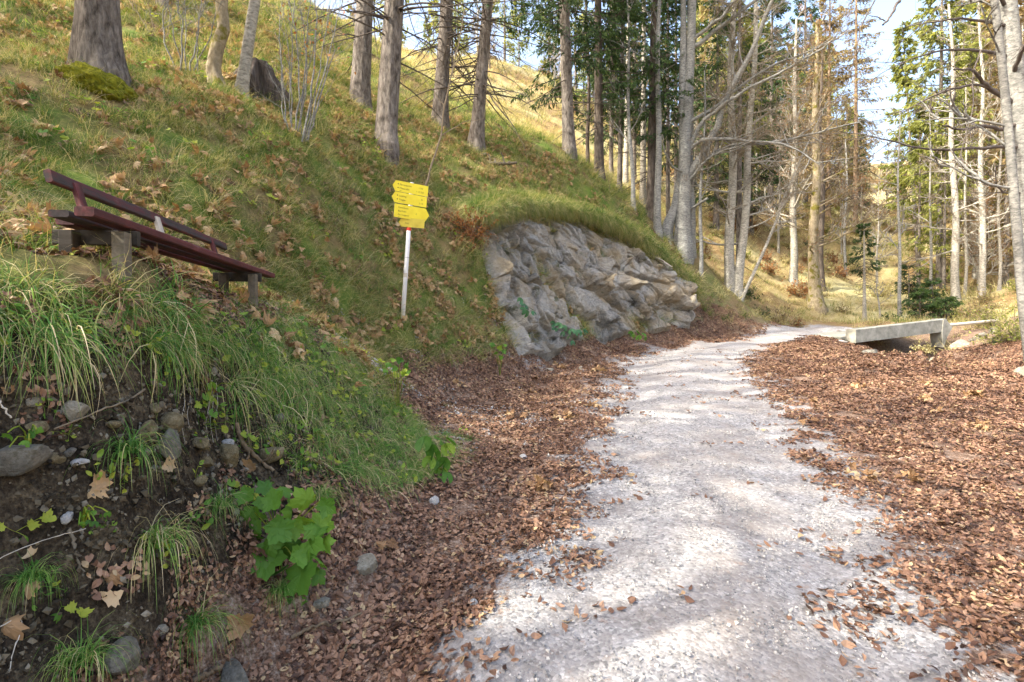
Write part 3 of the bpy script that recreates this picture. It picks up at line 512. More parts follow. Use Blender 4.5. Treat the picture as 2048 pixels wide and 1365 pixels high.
for i, (px, py, w, m, lb, fl, rd) in enumerate([
  (150, 822, 46, S_pale, "pale squared stone jutting from dark soil under the hanging grass", (1, .8, .8), 0),
  (345, 848, 46, S_och, "smooth oval ochre stone in the bank below the long grass", (1, .8, .75), 1),
  (298, 864, 44, S_och, "pale tilted slab-like stone just left of the oval ochre stone", (1, .55, .8), 0),
  (341, 892, 56, S_grey, "dark grey wedge stone below the oval ochre stone", (1, .7, 1.0), 0),
  (398, 888, 42, S_och, "pale ochre stone with a pointed end in the middle of the bank", (1, .6, .6), 0),
  (455, 888, 26, S_white, "small white stone below the hanging roots", (1, .8, .7), 0),
  (412, 925, 34, S_och, "small ochre stone under the pointed ochre stone", (1, .8, .7), 0),
  (45, 920, 96, S_grey, "large rounded grey stone at the left edge of the bank", (1, .8, .62), 0),
  (140, 906, 24, S_grey, "little bluish stone beside the large rounded grey stone", (1, .8, .6), 0),
  (158, 926, 36, S_white, "flat whitish stone below the little bluish stone", (1, .7, .4), 0),
  (540, 912, 50, S_och, "brown ochre stone wedged beside the thick root", (1, .7, .6), 0),
  (78, 858, 44, S_och, "mossy brown stone above the large rounded grey stone", (1, .6, .5), 0),
  (135, 1038, 26, S_white, "small upright white stone above the dangling dead wood", (.7, .7, 1), 0),
  (560, 838, 34, S_grey, "grey stone half hidden under grass right of the thick root", (1, .7, .6), 0),
  (400, 960, 30, S_och, "dull ochre stone low in the stony part of the bank", (1, .8, .7), 0),
  (455, 915, 46, S_och, "mossy crumbly stone under the small white stone", (1, .8, .9), 0),
  (228, 850, 26, S_och, "small brown stone half way between square and oval stones", (1, .8, .7), 0),
  (310, 818, 28, S_och, "small ochre stone in shade right under the grass fringe", (1, .7, .6), 0),
  (255, 1310, 84, S_grey, "broad grey stone slab low in the bank beside wet dark soil", (1, .6, .7), 0),
  (728, 1133, 82, S_pale, "large pale stone lying in the leaves at the foot of the bank", (1, .7, .62), 0),
  (642, 1206, 34, S_pale, "small pale triangular stone in leaves beneath the broad-leaved plant", (1, .8, .6), 0),
  (868, 1003, 26, S_white, "white rounded stone on leaves under the long grass tussock", (1, .8, .8), 1),
  (948, 1210, 24, S_white, "smooth grey-white egg-shaped pebble on the brown leaves", (.8, .7, 1), 1),
  (1046, 916, 20, S_white, "small white stone alone among leaves left of the gravel", (1, .8, .8), 1),
  (930, 928, 54, S_och, "long flat tan stone among the leaves near the large round leaves", (1, .35, .2), 0),
  (470, 1350, 90, S_grey, "flat grey stone at the bottom edge among brown leaves", (1, .5, .3), 0),
  (1100, 742, 26, S_pale, "pale stone in the scree below the rock face", (1, .8, .6), 0),
  (1162, 738, 20, S_pale, "smaller pale stone right of the pale scree stone", (1, .8, .6), 0)]):
    stone(px, py, w, m, lb, 100 + i, fl, rd)
for i, (px, py, w, m, lb, fl, d) in enumerate([
  (1735, 673, 52, S_grey, "dark grey boulder against the near end of the concrete beam", (1, .7, .7), 16.6),
  (1682, 664, 28, S_white, "whitish rock at the road edge before the concrete beam", (1, .8, .4), 17.2),
  (1922, 656, 42, S_pale, "largest boulder right of the concrete beam", (1, .8, .62), 18.3),
  (1950, 658, 26, S_grey, "small boulder between the largest boulder and the round one", (1, .8, .6), 18.2),
  (1966, 661, 26, S_grey, "greenish low boulder in the row beside the bridge", (1, .8, .6), 18.2),
  (1987, 657, 26, S_grey, "round grey boulder ending the row beside the bridge", (1, .8, .8), 18.3),
  (1990, 672, 18, S_pale, "little pale stone below the round grey boulder", (1, .8, .5), 17.6),
  (1868, 686, 34, S_pale, "cracked pale stone under the wing of the bridge", (.8, .8, 1), 17.9),
  (1700, 700, 22, S_white, "white stone in short grass in front of the beam", (1, .8, .5), 15.5),
  (2046, 752, 60, S_pale, "pale rock cut by the frame at the edge of the leaves", (1, .8, .6), 10.0)]):
    stone(px, py, w, m, lb, 200 + i, fl, 0, 0.1, None, d, "boulder" if w > 24 else "stone", "boulder" if w > 24 else "stone")
mb = MB(); a = np.array(pt(1898, 651, 18.9)); c = np.array(pt(1998, 641, 19.3)); V, q = tubes([[a, (a + c) / 2, c]], [[0.06, 0.055, 0.05]], 8); mb.add(V, q); i = np.arange(8)
o = link("fallen_log", mb.mesh("fallen_log", M_pale)); tag(o, "thin pale barkless log lying behind the boulders by the bridge", "log")
# ------------------------------------------------------------------ trees
B_spruce = bark_mat("spruce_bark", [(0.36, (0.03, 0.025, 0.02)), (0.45, (0.095, 0.082, 0.07)), (0.56, (0.18, 0.16, 0.14)), (0.70, (0.30, 0.27, 0.235))], 16, (1, 1, 0.3), 0.05)
B_dark = bark_mat("dark_spruce_bark", [(0.32, (0.025, 0.02, 0.017)), (0.5, (0.085, 0.07, 0.058)), (0.7, (0.17, 0.145, 0.12))], 14, (1, 1, 0.25), 0.05)
B_beech = bark_mat("beech_bark", [(0.34, (0.085, 0.085, 0.08)), (0.48, (0.20, 0.20, 0.185)), (0.64, (0.34, 0.335, 0.30))], 9, (1, 1, 2.2), 0.012, spots=(11, 2.6, (0.12, 0.12, 0.11)))
B_pale = bark_mat("pale_bark", [(0.34, (0.13, 0.12, 0.10)), (0.48, (0.28, 0.265, 0.225)), (0.64, (0.43, 0.41, 0.35))], 10, (1, 1, 1.6), 0.012, spots=(12, 2.0, (0.16, 0.15, 0.12)))
B_mossy = bark_mat("mossy_bark", [(0.32, (0.10, 0.08, 0.05)), (0.5, (0.24, 0.20, 0.13)), (0.7, (0.38, 0.33, 0.24))], 12, (1, 1, 0.6), 0.03, moss=(0.52, (0.13, 0.115, 0.02)))
B_twig = bark_mat("twig_bark", [(0.3, (0.11, 0.085, 0.06)), (0.6, (0.22, 0.18, 0.125)), (0.8, (0.32, 0.27, 0.19))], 6, (1, 1, 1), 0.005)
B_dtwig = bark_mat("dark_twig_bark", [(0.3, (0.05, 0.042, 0.038)), (0.7, (0.14, 0.12, 0.105))], 6, (1, 1, 1), 0.005)
B_ltwig = bark_mat("larch_twig_bark", [(0.3, (0.13, 0.09, 0.06)), (0.7, (0.26, 0.19, 0.13))], 6, (1, 1, 1), 0.005)
L_need = foliage_mat("spruce_needles", [(0.0, (0.014, 0.035, 0.010)), (0.5, (0.035, 0.075, 0.018)), (1.0, (0.09, 0.135, 0.03))], 0.25)
L_needY = foliage_mat("bright_conifer_needles", [(0.0, (0.10, 0.125, 0.03)), (0.5, (0.24, 0.265, 0.07)), (1.0, (0.38, 0.37, 0.13))], 0.5)
L_needB = foliage_mat("russet_larch_needles", [(0.0, (0.12, 0.085, 0.04)), (0.5, (0.24, 0.18, 0.085)), (1.0, (0.27, 0.27, 0.10))], 0.35)
L_brown = foliage_mat("withered_beech_leaves", [(0.0, (0.10, 0.04, 0.016)), (0.5, (0.24, 0.10, 0.035)), (1.0, (0.38, 0.19, 0.07))], 0.35)
def trunk_me(name, H, r0, r1, mat, lean=(0, 0), sides=18, rings=34, flare=0.35, rough=0.05, bends=0.0, seed=0, depth=0.5, bend_pts=None):
    """tapering trunk from below ground up, root flare, furrows, own path"""
    t = np.concatenate([[-depth / H], np.linspace(0, 1, rings) ** 1.5]); z = t * H; y = np.zeros_like(z)
    x = lean[0] * z + bends * np.sin(z * 0.9 + seed) * np.minimum(z, 1.5) * 0.25; y = lean[1] * z + bends * np.cos(z * 0.7 + seed * 2) * np.minimum(z, 1.5) * 0.2
    if bend_pts is not None: x = x + np.interp(z, bend_pts[0], bend_pts[1]); 
    R = r0 + (r1 - r0) * np.clip(t, 0, 1); R = R * (1 + flare * np.exp(-np.maximum(z, -0.1) / (1.7 * r0 + 0.05)))
    P = np.c_[x, y, z]; V, q = tubes(P[None], R[None], sides); V = V.reshape(len(t), sides, 3); c = P[:, None]; d = V - c
    an = np.arange(sides) * 2 * pi / sides; cx, cy = np.cos(an)[None], np.sin(an)[None]
    lob = (0.5 * vn(cx * 1.6 + seed * 7 + 0 * z[:, None], cy * 1.6 + 0 * z[:, None], 0.15 * z[:, None] + 0 * cx)) * np.exp(-np.maximum(z, 0)[:, None] / (2.5 * r0 + 0.1)) * flare * 2.2
    rg = rough * fbm(cx * 3 + seed + 0 * z[:, None], cy * 3 + 0 * z[:, None], 1.3 * z[:, None] / max(r0 * 4, 0.2) + 0 * cx, 3, s=seed)
    if sides >= 60: rg = rg - 0.035 * np.abs(fbm(cx * 9 + 0 * z[:, None], cy * 9 + 0 * z[:, None], 1.6 * z[:, None] + 0 * cx, 3, s=seed + 5)) * 2
    V = c + d * (1 + lob + rg)[..., None]; return mesh_from(name, V.reshape(-1, 3), [q], mat), P
def stack_path(P, z): return np.stack([np.interp(z, P[:, 2], P[:, 0]), np.interp(z, P[:, 2], P[:, 1]), z], -1)
def slivers(C, D, S, L, W):
    """pointed flat needles/leaves: centre start C, direction D, side S, length, width -> verts, quads"""
    L = np.broadcast_to(L, (len(C),))[:, None]; W = np.broadcast_to(W, (len(C),))[:, None]
    V = np.stack([C, C + D * L * 0.45 + S * W * 0.5, C + D * L, C + D * L * 0.45 - S * W * 0.5], 1); q = np.arange(len(C) * 4).reshape(-1, 4); return V.reshape(-1, 3), q
def spruce_meshes(seed, H, cb, P, r0, needle=L_need, bark=B_dark, n=85, Lmax=2.6, tw=14, nd=9, dead=26, droop=-0.5, nl=0.13, nw=0.034, azf=None):
    r = np.random.default_rng(seed); mbr = MB(); mnd = MB()
    z = cb + (H * 0.985 - cb) * np.sort(r.uniform(0, 1, n)) ** 0.9; f = (z - cb) / (H - cb); L = Lmax * (1 - f) ** 0.75 * r.uniform(0.6, 1.1, n) * np.clip(0.55 + f * 3, 0, 1) + 0.15
    az = r.uniform(0, 2 * pi, n); 
    if azf is not None: az = azf(az, r)
    el = -0.15 + 0.5 * f + r.normal(0, 0.12, n); D = np.c_[np.cos(az) * np.cos(el), np.sin(az) * np.cos(el), np.sin(el)]
    S = stack_path(P, z); BP = grow(S, D, L, 8, 0.05, droop * (1 - f) + 0.35, r); rb = np.outer(0.006 + 0.010 * L, np.linspace(1, 0.15, 8)); V, q = tubes(BP, rb, 4); mbr.add(V, q)
    if tw:
        t = np.sort(r.uniform(0.12, 1.0, (n, tw)), 1); B, T = at_t(BP, t); sgn = np.where(np.arange(tw) % 2, 1, -1)[None, :, None]; side = norm(np.cross(T, [0, 0, 1.0])) * sgn
        TD = norm(T * 0.75 + side * r.uniform(0.5, 1.0, (n, tw, 1)) + np.array([0, 0, -0.25])); TL = (L[:, None] * 0.34 * (1.08 - t) + 0.10) * r.uniform(0.7, 1.2, (n, tw))
        TP = grow(B.reshape(-1, 3), TD.reshape(-1, 3), TL.ravel(), 4, 0.10, -0.55, r); V, q = tubes(TP, np.outer(np.full(n * tw, 0.0045), [1, .8, .6, .3]), 3); mbr.add(V, q)
        m = nd; tt = r.uniform(0.05, 1.0, (n * tw, m)); B2, T2 = at_t(TP, tt); rd = r.normal(0, 1, B2.shape); sd = norm(np.cross(T2, rd)); DD = norm(T2 + sd * r.uniform(0.25, 0.9, (n * tw, m, 1)) + np.array([0, 0, -0.25])); SS = norm(np.cross(DD, rd))
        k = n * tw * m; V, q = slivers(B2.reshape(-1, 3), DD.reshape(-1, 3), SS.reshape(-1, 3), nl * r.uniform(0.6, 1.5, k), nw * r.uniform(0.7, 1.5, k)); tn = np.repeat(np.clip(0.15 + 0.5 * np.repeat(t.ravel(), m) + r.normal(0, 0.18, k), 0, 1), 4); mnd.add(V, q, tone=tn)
    if dead:
        z = r.uniform(H * 0.05 + 0.6, cb + 0.5, dead); az = r.uniform(0, 2 * pi, dead); D = np.c_[np.cos(az), np.sin(az), r.normal(-0.15, 0.2, dead)]; L = r.uniform(0.3, 1.0, dead) * min(Lmax, 3.6)
        DP = grow(stack_path(P, z), D, L, 7, 0.09, -0.35, r); V, q = tubes(DP, np.outer(0.006 + 0.007 * L, np.linspace(1, 0.2, 7)), 4); mbr.add(V, q)
        t = r.uniform(0.3, 1, (dead, 5)); B, T = at_t(DP, t); TP = grow(B.reshape(-1, 3), norm(T * 0.6 + r.normal(0, 0.5, T.shape)).reshape(-1, 3), np.repeat(L * 0.35, 5), 4, 0.12, -0.3, r); V, q = tubes(TP, np.outer(np.full(dead * 5, 0.0035), [1, .8, .6, .3]), 3); mbr.add(V, q)
    return mbr.mesh("branches", bark), (mnd.mesh("needles", needle, False) if tw else None)
def bare_meshes(seed, H, P, r0, z0, n1=14, L1=3.2, bark=B_beech, twig=B_twig, kids=(8, 7, 5), up=0.5, el0=0.7, leaves=0.0, azc=None, fine=1.5, sizes=(0.42, 0.40, 0.42), leafm=L_brown):
    r = np.random.default_rng(seed); mb = MB(); z = z0 + (H - z0) * (np.arange(n1) + r.uniform(0.1, 0.9, n1)) / n1; f = (z - z0) / (H - z0); L = L1 * (1 - 0.75 * f) * r.uniform(0.65, 1.15, n1)
    az = r.uniform(0, 2 * pi, n1) if azc is None else r.normal(azc[0], azc[1], n1); el = el0 + 0.25 * f + r.normal(0, 0.18, n1); D = np.c_[np.cos(az) * np.cos(el), np.sin(az) * np.cos(el), np.sin(el)]
    BP = grow(stack_path(P, z), D, L, 9, 0.11, up * 0.3, r); rr_ = np.interp(z, P[:, 2], np.linspace(r0, r0 * 0.2, len(P))); rb = np.outer(np.minimum(rr_ * 0.5, 0.012 + 0.013 * L), np.linspace(1, 0.22, 9)); V, q = tubes(BP, rb, 6); mb.m = 0; mb.add(V, q)
    cur, curL, last = BP, L, None
    lf = MB(); tips = None
    for lv, (kn, sz) in enumerate(zip(kids, sizes)):
        n = len(cur); t = np.sort(r.uniform(0.18 if lv == 0 else 0.25, 1.0, (n, kn)), 1); B, T = at_t(cur, t); side = r.normal(0, 1, T.shape); side[..., 2] *= 0.5; side = norm(side - T * (side * T).sum(-1, keepdims=True))
        DD = norm(T + side * r.uniform(0.55, 1.1, (n, kn, 1)) + np.array([0, 0, 0.12 if up > 0 else -0.2])); LL = (curL[:, None] * sz * (1.25 - t * 0.75) * r.uniform(0.6, 1.25, (n, kn))).ravel(); k = (7, 5, 4)[lv]
        CP = grow(B.reshape(-1, 3), DD.reshape(-1, 3), LL, k, 0.13, up * 0.25, r); base = (0.011, 0.0055, 0.0032)[lv] * fine; V, q = tubes(CP, np.outer(base * (0.5 + LL / (LL.mean() + 1e-6) * 0.5), np.linspace(1, 0.3, k)), (5, 3, 3)[lv]); mb.m = 0 if lv == 0 else 1; mb.add(V, q); cur, curL = CP, LL
    out = mb.mesh("branches", [bark, twig]); lm = None
    if leaves:
        n = len(cur); kk = int(n * leaves); i = r.integers(0, n, kk); t = r.uniform(0.3, 1, (kk, 1)); B, T = at_t(cur[i], t); B = B[:, 0]; D = norm(r.normal(0, 1, (kk, 3)) + [0, 0, -1.0]); S = norm(np.cross(D, r.normal(0, 1, (kk, 3)))); V, q = slivers(B, D, S, r.uniform(0.05, 0.08, kk), r.uniform(0.03, 0.05, kk)); lf.add(V, q, tone=np.repeat(r.uniform(0, 1, kk), 4)); lm = lf.mesh("leaves", leafm, False)
    return out, lm
def place(px, py, d, name, label, cat="tree", group=None):
    return thing(name, at(px, py, d), label, cat, group)
def lean_of(px, py, d, tx, ty):
    a = pt(px, py, d); c = pt(tx, ty, d); return (c[0] - a[0]) / (c[2] - a[2])
def spruce(px, py, d, tx, w, label, seed, H=19, cb=6.5, name="spruce_tree", bark=B_spruce, foliage=True, group=None, sides=22, flare=0.35, rough=0.07, **k):
    t = place(px, py, d, name, label, group=group); r0 = w / 2 * d / F; me, P = trunk_me("trunk", H, r0, r0 * 0.12, bark, (lean_of(px, py, d, tx, 0), 0), sides, 40 if sides < 60 else 90, flare, rough, seed=seed); kid(t, "trunk", me)
    b_, n_ = spruce_meshes(seed, H, cb, P, r0, **k); kid(t, "branches", b_)
    if n_: kid(t, "needles", n_)
    return t
def bare(px, py, d, tx, w, label, seed, H=14, z0=4, name="beech_tree", bark=B_beech, group=None, bends=0.15, sides=16, flare=0.3, bend_pts=None, top=0.25, **k):
    t = place(px, py, d, name, label, group=group); r0 = w / 2 * d / F; me, P = trunk_me("trunk", H, r0, r0 * top, bark, (lean_of(px, py, d, tx, 0), 0), sides, 36, flare, 0.05, bends, seed, bend_pts=bend_pts); kid(t, "trunk", me)
    b_, l_ = bare_meshes(seed, H, P, r0, z0, bark=bark, **k); kid(t, "branches", b_)
    if l_: kid(t, "leaves", l_)
    return t
# --- hillside, from the left edge
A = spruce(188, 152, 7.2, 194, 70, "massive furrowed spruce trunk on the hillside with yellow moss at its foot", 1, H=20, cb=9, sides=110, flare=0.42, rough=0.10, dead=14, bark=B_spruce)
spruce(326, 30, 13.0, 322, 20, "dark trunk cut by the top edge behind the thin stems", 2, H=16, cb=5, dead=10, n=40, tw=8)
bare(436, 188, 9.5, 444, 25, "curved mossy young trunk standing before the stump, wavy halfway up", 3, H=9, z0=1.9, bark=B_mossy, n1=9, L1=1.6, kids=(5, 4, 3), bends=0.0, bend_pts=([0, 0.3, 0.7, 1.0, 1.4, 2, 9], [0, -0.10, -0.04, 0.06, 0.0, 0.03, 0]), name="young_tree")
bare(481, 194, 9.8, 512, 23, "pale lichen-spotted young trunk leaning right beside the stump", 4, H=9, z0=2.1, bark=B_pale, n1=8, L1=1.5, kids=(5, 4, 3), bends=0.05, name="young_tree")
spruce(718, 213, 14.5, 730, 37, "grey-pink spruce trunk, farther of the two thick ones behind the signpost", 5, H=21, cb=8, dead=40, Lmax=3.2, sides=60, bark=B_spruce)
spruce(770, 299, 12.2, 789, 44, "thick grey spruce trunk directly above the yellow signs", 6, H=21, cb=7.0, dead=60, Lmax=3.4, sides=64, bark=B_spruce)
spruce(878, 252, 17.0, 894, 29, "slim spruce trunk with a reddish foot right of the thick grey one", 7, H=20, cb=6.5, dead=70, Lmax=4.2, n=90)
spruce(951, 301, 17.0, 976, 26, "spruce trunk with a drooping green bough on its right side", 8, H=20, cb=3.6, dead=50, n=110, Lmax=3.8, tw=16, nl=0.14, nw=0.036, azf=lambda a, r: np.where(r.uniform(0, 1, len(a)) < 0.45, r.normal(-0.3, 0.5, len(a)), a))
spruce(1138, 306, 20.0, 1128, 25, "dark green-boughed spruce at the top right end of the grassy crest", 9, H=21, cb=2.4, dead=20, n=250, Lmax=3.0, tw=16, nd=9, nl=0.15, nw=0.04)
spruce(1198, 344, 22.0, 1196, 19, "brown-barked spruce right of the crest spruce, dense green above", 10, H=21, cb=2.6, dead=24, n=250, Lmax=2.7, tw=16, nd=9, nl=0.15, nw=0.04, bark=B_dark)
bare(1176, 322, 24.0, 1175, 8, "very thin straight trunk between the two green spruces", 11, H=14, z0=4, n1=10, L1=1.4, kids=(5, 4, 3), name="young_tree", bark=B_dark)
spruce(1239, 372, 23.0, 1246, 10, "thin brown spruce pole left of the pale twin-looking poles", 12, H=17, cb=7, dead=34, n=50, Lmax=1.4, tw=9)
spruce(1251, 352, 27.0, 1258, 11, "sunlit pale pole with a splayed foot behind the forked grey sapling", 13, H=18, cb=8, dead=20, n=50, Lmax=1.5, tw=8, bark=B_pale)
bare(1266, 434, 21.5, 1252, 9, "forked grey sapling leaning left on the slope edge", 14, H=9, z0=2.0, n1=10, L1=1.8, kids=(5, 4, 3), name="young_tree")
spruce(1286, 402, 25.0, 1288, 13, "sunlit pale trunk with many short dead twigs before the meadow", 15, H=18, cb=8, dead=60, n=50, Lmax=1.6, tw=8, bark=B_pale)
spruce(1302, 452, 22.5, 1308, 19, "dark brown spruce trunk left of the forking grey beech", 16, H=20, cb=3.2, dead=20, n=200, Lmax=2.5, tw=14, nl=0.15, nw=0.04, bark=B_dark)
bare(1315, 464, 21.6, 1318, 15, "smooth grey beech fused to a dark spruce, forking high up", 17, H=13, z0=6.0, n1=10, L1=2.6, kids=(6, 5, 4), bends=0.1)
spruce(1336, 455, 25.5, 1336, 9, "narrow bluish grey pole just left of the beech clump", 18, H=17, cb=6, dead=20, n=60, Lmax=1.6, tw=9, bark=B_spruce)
# --- beech clump
cl = place(1362, 505, 21.8, "beech_clump", "grey three-stemmed beech clump with bare limbs arching over the road", group=None)
def clump_stem(o, dx, r0, H, seed, lean, bp, sides=26):
    me, P = trunk_me("stem", H, r0, r0 * 0.3, B_beech, (lean, 0), sides, 44, 0.45, 0.10, 0.06, seed, 0.7, bp); c = kid(cl, "stem", me, loc=(dx, o, 0)); return P
clump_stem(0.1, -0.52, 0.23, 13, 31, 0.02, ([0, 0.5, 1.0, 1.6, 2.4, 3.4, 13], [0.0, -0.05, 0.02, 0.28, 0.40, 0.55, 0.3]))
Pm = clump_stem(0, 0.02, 0.29, 14, 32, 0.04, ([0, 1, 14], [0.03, -0.02, 0.0]))
clump_stem(0.25, 0.42, 0.20, 13, 33, 0.0, ([0, 1, 3, 13], [0, 0.03, 0.0, -0.05]))
mb = MB(); r_ = np.random.default_rng(5)
def limb(px0, py0, pts_, r0, r1, mbx, base, d=21.8):
    W = np.array([pt(a, b_, d + dd) - base for a, b_, dd in [(px0, py0, 0)] + pts_]); n = 14; t = np.linspace(0, 1, n); L = np.r_[0, np.cumsum(np.linalg.norm(np.diff(W, axis=0), axis=1))]; L /= L[-1]; Pp = np.stack([np.interp(t, L, W[:, i]) for i in range(3)], -1)
    for _ in range(2): Pp[1:-1] = (Pp[:-2] + Pp[1:-1] * 2 + Pp[2:]) / 4
    Pp[1:-1] += r_.normal(0, min(0.03, 0.28 * r0), (n - 2, 3)); V, q = tubes(Pp[None], np.linspace(r0, r1, n)[None], 8); mbx.add(V, q); return Pp
cb_ = np.array(cl.location)
LP = [limb(1372, 360, [(1420, 290, -.3), (1455, 190, -.8), (1500, 110, -1.2), (1530, 40, -1.6), (1560, -40, -2)], 0.17, 0.05, mb, cb_),
      limb(1378, 300, [(1410, 230, -.4), (1440, 215, -.8), (1500, 175, -1.4), (1590, 130, -2), (1650, 95, -2.6)], 0.09, 0.03, mb, cb_),
      limb(1372, 248, [(1420, 225, -.3), (1470, 180, -.6), (1540, 130, -1), (1620, 105, -1.5), (1700, 60, -2)], 0.08, 0.02, mb, cb_),
      limb(1385, 95, [(1440, 55, -.3), (1500, 10, -.8), (1560, -40, -1)], 0.10, 0.05, mb, cb_),
      limb(1383, 85, [(1410, 60, -.3), (1450, 30, -.8), (1480, -10, -1)], 0.08, 0.05, mb, cb_),
      limb(1372, 310, [(1395, 280, -.3), (1440, 277, -.9), (1520, 283, -1.6), (1580, 290, -2.2), (1640, 330, -2.8)], 0.085, 0.02, mb, cb_),
      limb(1400, 330, [(1430, 300, -.3), (1470, 286, -.9), (1540, 290, -1.6), (1620, 268, -2.2), (1720, 245, -2.8)], 0.075, 0.02, mb, cb_),
      limb(1374, 365, [(1390, 350, -.4), (1410, 320, -.8), (1450, 300, -1.3)], 0.07, 0.02, mb, cb_),
      limb(1372, 345, [(1350, 340, -.4), (1330, 310, -.8), (1325, 270, -1.3)], 0.05, 0.02, mb, cb_),
      limb(1378, 420, [(1395, 410, -.3), (1416, 397, -.7)], 0.06, 0.045, mb, cb_)]
Lm = np.array(LP[:8]); t = r_.uniform(0.25, 1, (8, 12)); B, T = at_t(Lm, t); sd = r_.normal(0, 1, T.shape); sd[..., 1] *= 0.6
c1 = grow(B.reshape(-1, 3), norm(T * 0.8 + sd * 0.7 + [0.1, 0, 0.2]).reshape(-1, 3), r_.uniform(0.5, 1.9, 96), 8, 0.13, 0.25, r_); V, q = tubes(c1, np.outer(np.full(96, 0.022), np.linspace(1, 0.3, 8)), 5); mb.add(V, q)
t = r_.uniform(0.2, 1, (96, 9)); B, T = at_t(c1, t); c2 = grow(B.reshape(-1, 3), norm(T * 0.9 + r_.normal(0, 0.6, T.shape)).reshape(-1, 3), r_.uniform(0.3, 0.9, 864), 5, 0.14, 0.15, r_); V, q = tubes(c2, np.outer(np.full(864, 0.0085), np.linspace(1, 0.35, 5)), 3); mb.m = 1; mb.add(V, q)
t = r_.uniform(0.2, 1, (864, 4)); B, T = at_t(c2, t); c3 = grow(B.reshape(-1, 3), norm(T * 0.9 + r_.normal(0, 0.6, T.shape)).reshape(-1, 3), r_.uniform(0.15, 0.4, 3456), 4, 0.14, 0.1, r_); V, q = tubes(c3, np.outer(np.full(3456, 0.005), [1, .8, .6, .4]), 3); mb.add(V, q)
kid(cl, "limbs", mb.mesh("limbs", [B_beech, B_twig]))
# --- right of the clump
bare(1402, 540, 21.5, 1410, 8, "thin mottled sapling close on the right of the beech clump", 21, H=8, z0=2.5, n1=9, L1=1.3, kids=(5, 4, 3), name="young_tree")
bare(1460, 590, 22.3, 1466, 20, "tall pale straight trunk, left one at the bend of the road", 22, H=16, z0=2.4, bark=B_pale, n1=20, L1=2.8, kids=(8, 6, 5), el0=0.3)
spruce(1478, 585, 23.5, 1480, 13, "brown-grey trunk between two pale ones at the bend", 23, H=17, cb=6.5, dead=40, n=50, Lmax=1.6, tw=9, bark=B_spruce)
bare(1474, 602, 22.2, 1516, 18, "pale trunk leaning right with many level branches, at the bend", 24, H=15, z0=2.0, bark=B_pale, n1=26, L1=3.4, kids=(8, 7, 5), el0=0.2, bend_pts=([0, 1.0, 2.0, 4, 15], [0.0, 0.02, 0.05, 0.10, -0.1]), azc=(0.0, 1.4))
bare(1483, 603, 22.0, 1740, 7, "thin white sapling leaning far right from the foot of the pale trunks", 25, H=8, z0=2.6, bark=B_pale, n1=12, L1=1.3, kids=(6, 4, 3), el0=0.3, name="young_tree", azc=(0.0, 1.2))
bare(1586, 528, 31.0, 1592, 15, "grey trunk on the sunlit slope left of the mossy one", 26, H=15, z0=3.0, n1=22, L1=3.8, kids=(8, 7, 5), bark=B_pale, leaves=0.2)
bare(1628, 588, 28.5, 1634, 22, "gnarled trunk coated in yellow-green moss on the far slope", 27, H=15, z0=2.5, bark=B_mossy, n1=26, L1=4.0, kids=(9, 7, 5), el0=0.3, flare=0.8, leaves=0.25)
bare(1643, 560, 31, 1642, 13, "dark straight trunk close behind the mossy one", 28, H=14, z0=4, bark=B_dark, n1=14, L1=2.6, kids=(6, 5, 4), twig=B_dtwig)
spruce(1729, 642, 26.0, 1726, 8, "small half-dead spruce with bare level twigs beyond the road crest", 29, H=4.8, cb=2.6, dead=60, n=26, Lmax=0.9, tw=8, bark=B_pale, name="young_spruce")
bare(1799, 632, 26.5, 1796, 7, "slim grey pole behind the middle of the concrete beam", 30, H=10, z0=3.0, n1=12, L1=1.6, kids=(5, 5, 3), name="young_tree")
bare(1760, 640, 26.0, 1752, 4, "crooked little white sapling behind the left half of the concrete beam", 34, H=2.2, z0=0.8, bark=B_pale, n1=8, L1=0.7, kids=(4, 3, 3), name="young_tree", bends=0.3)
bare(1912, 606, 27.5, 1900, 15, "pale trunk with ragged twigs behind the boulders", 35, H=15, z0=2.5, bark=B_pale, n1=30, L1=2.6, kids=(8, 6, 5), el0=0.1)
bare(1965, 610, 26.5, 1961, 12, "whitest straight birch-like trunk right of the boulders", 36, H=15, z0=2.5, bark=B_pale, n1=26, L1=2.6, kids=(8, 6, 4), el0=0.3)
bare(1862, 596, 32, 1858, 6, "faint thin pole between the grey pole and the ragged pale trunk", 37, H=11, z0=3, n1=12, L1=1.8, kids=(5, 4, 3), name="young_tree")
bare(1930, 598, 30, 1934, 6, "thin pole squeezed between the ragged and the white trunk", 38, H=12, z0=3, bark=B_pale, n1=12, L1=1.6, kids=(5, 4, 3), name="young_tree")
bare(1998, 588, 27, 2003, 6, "slender pole nearest the right-hand dark trunks", 39, H=12, z0=3, bark=B_pale, n1=12, L1=1.8, kids=(5, 4, 3), name="young_tree")
bare(1690, 600, 36, 1694, 6, "thin sapling trunk on the slope right of the mossy trunk", 40, H=9, z0=2, n1=12, L1=1.7, kids=(5, 4, 3), name="young_tree")
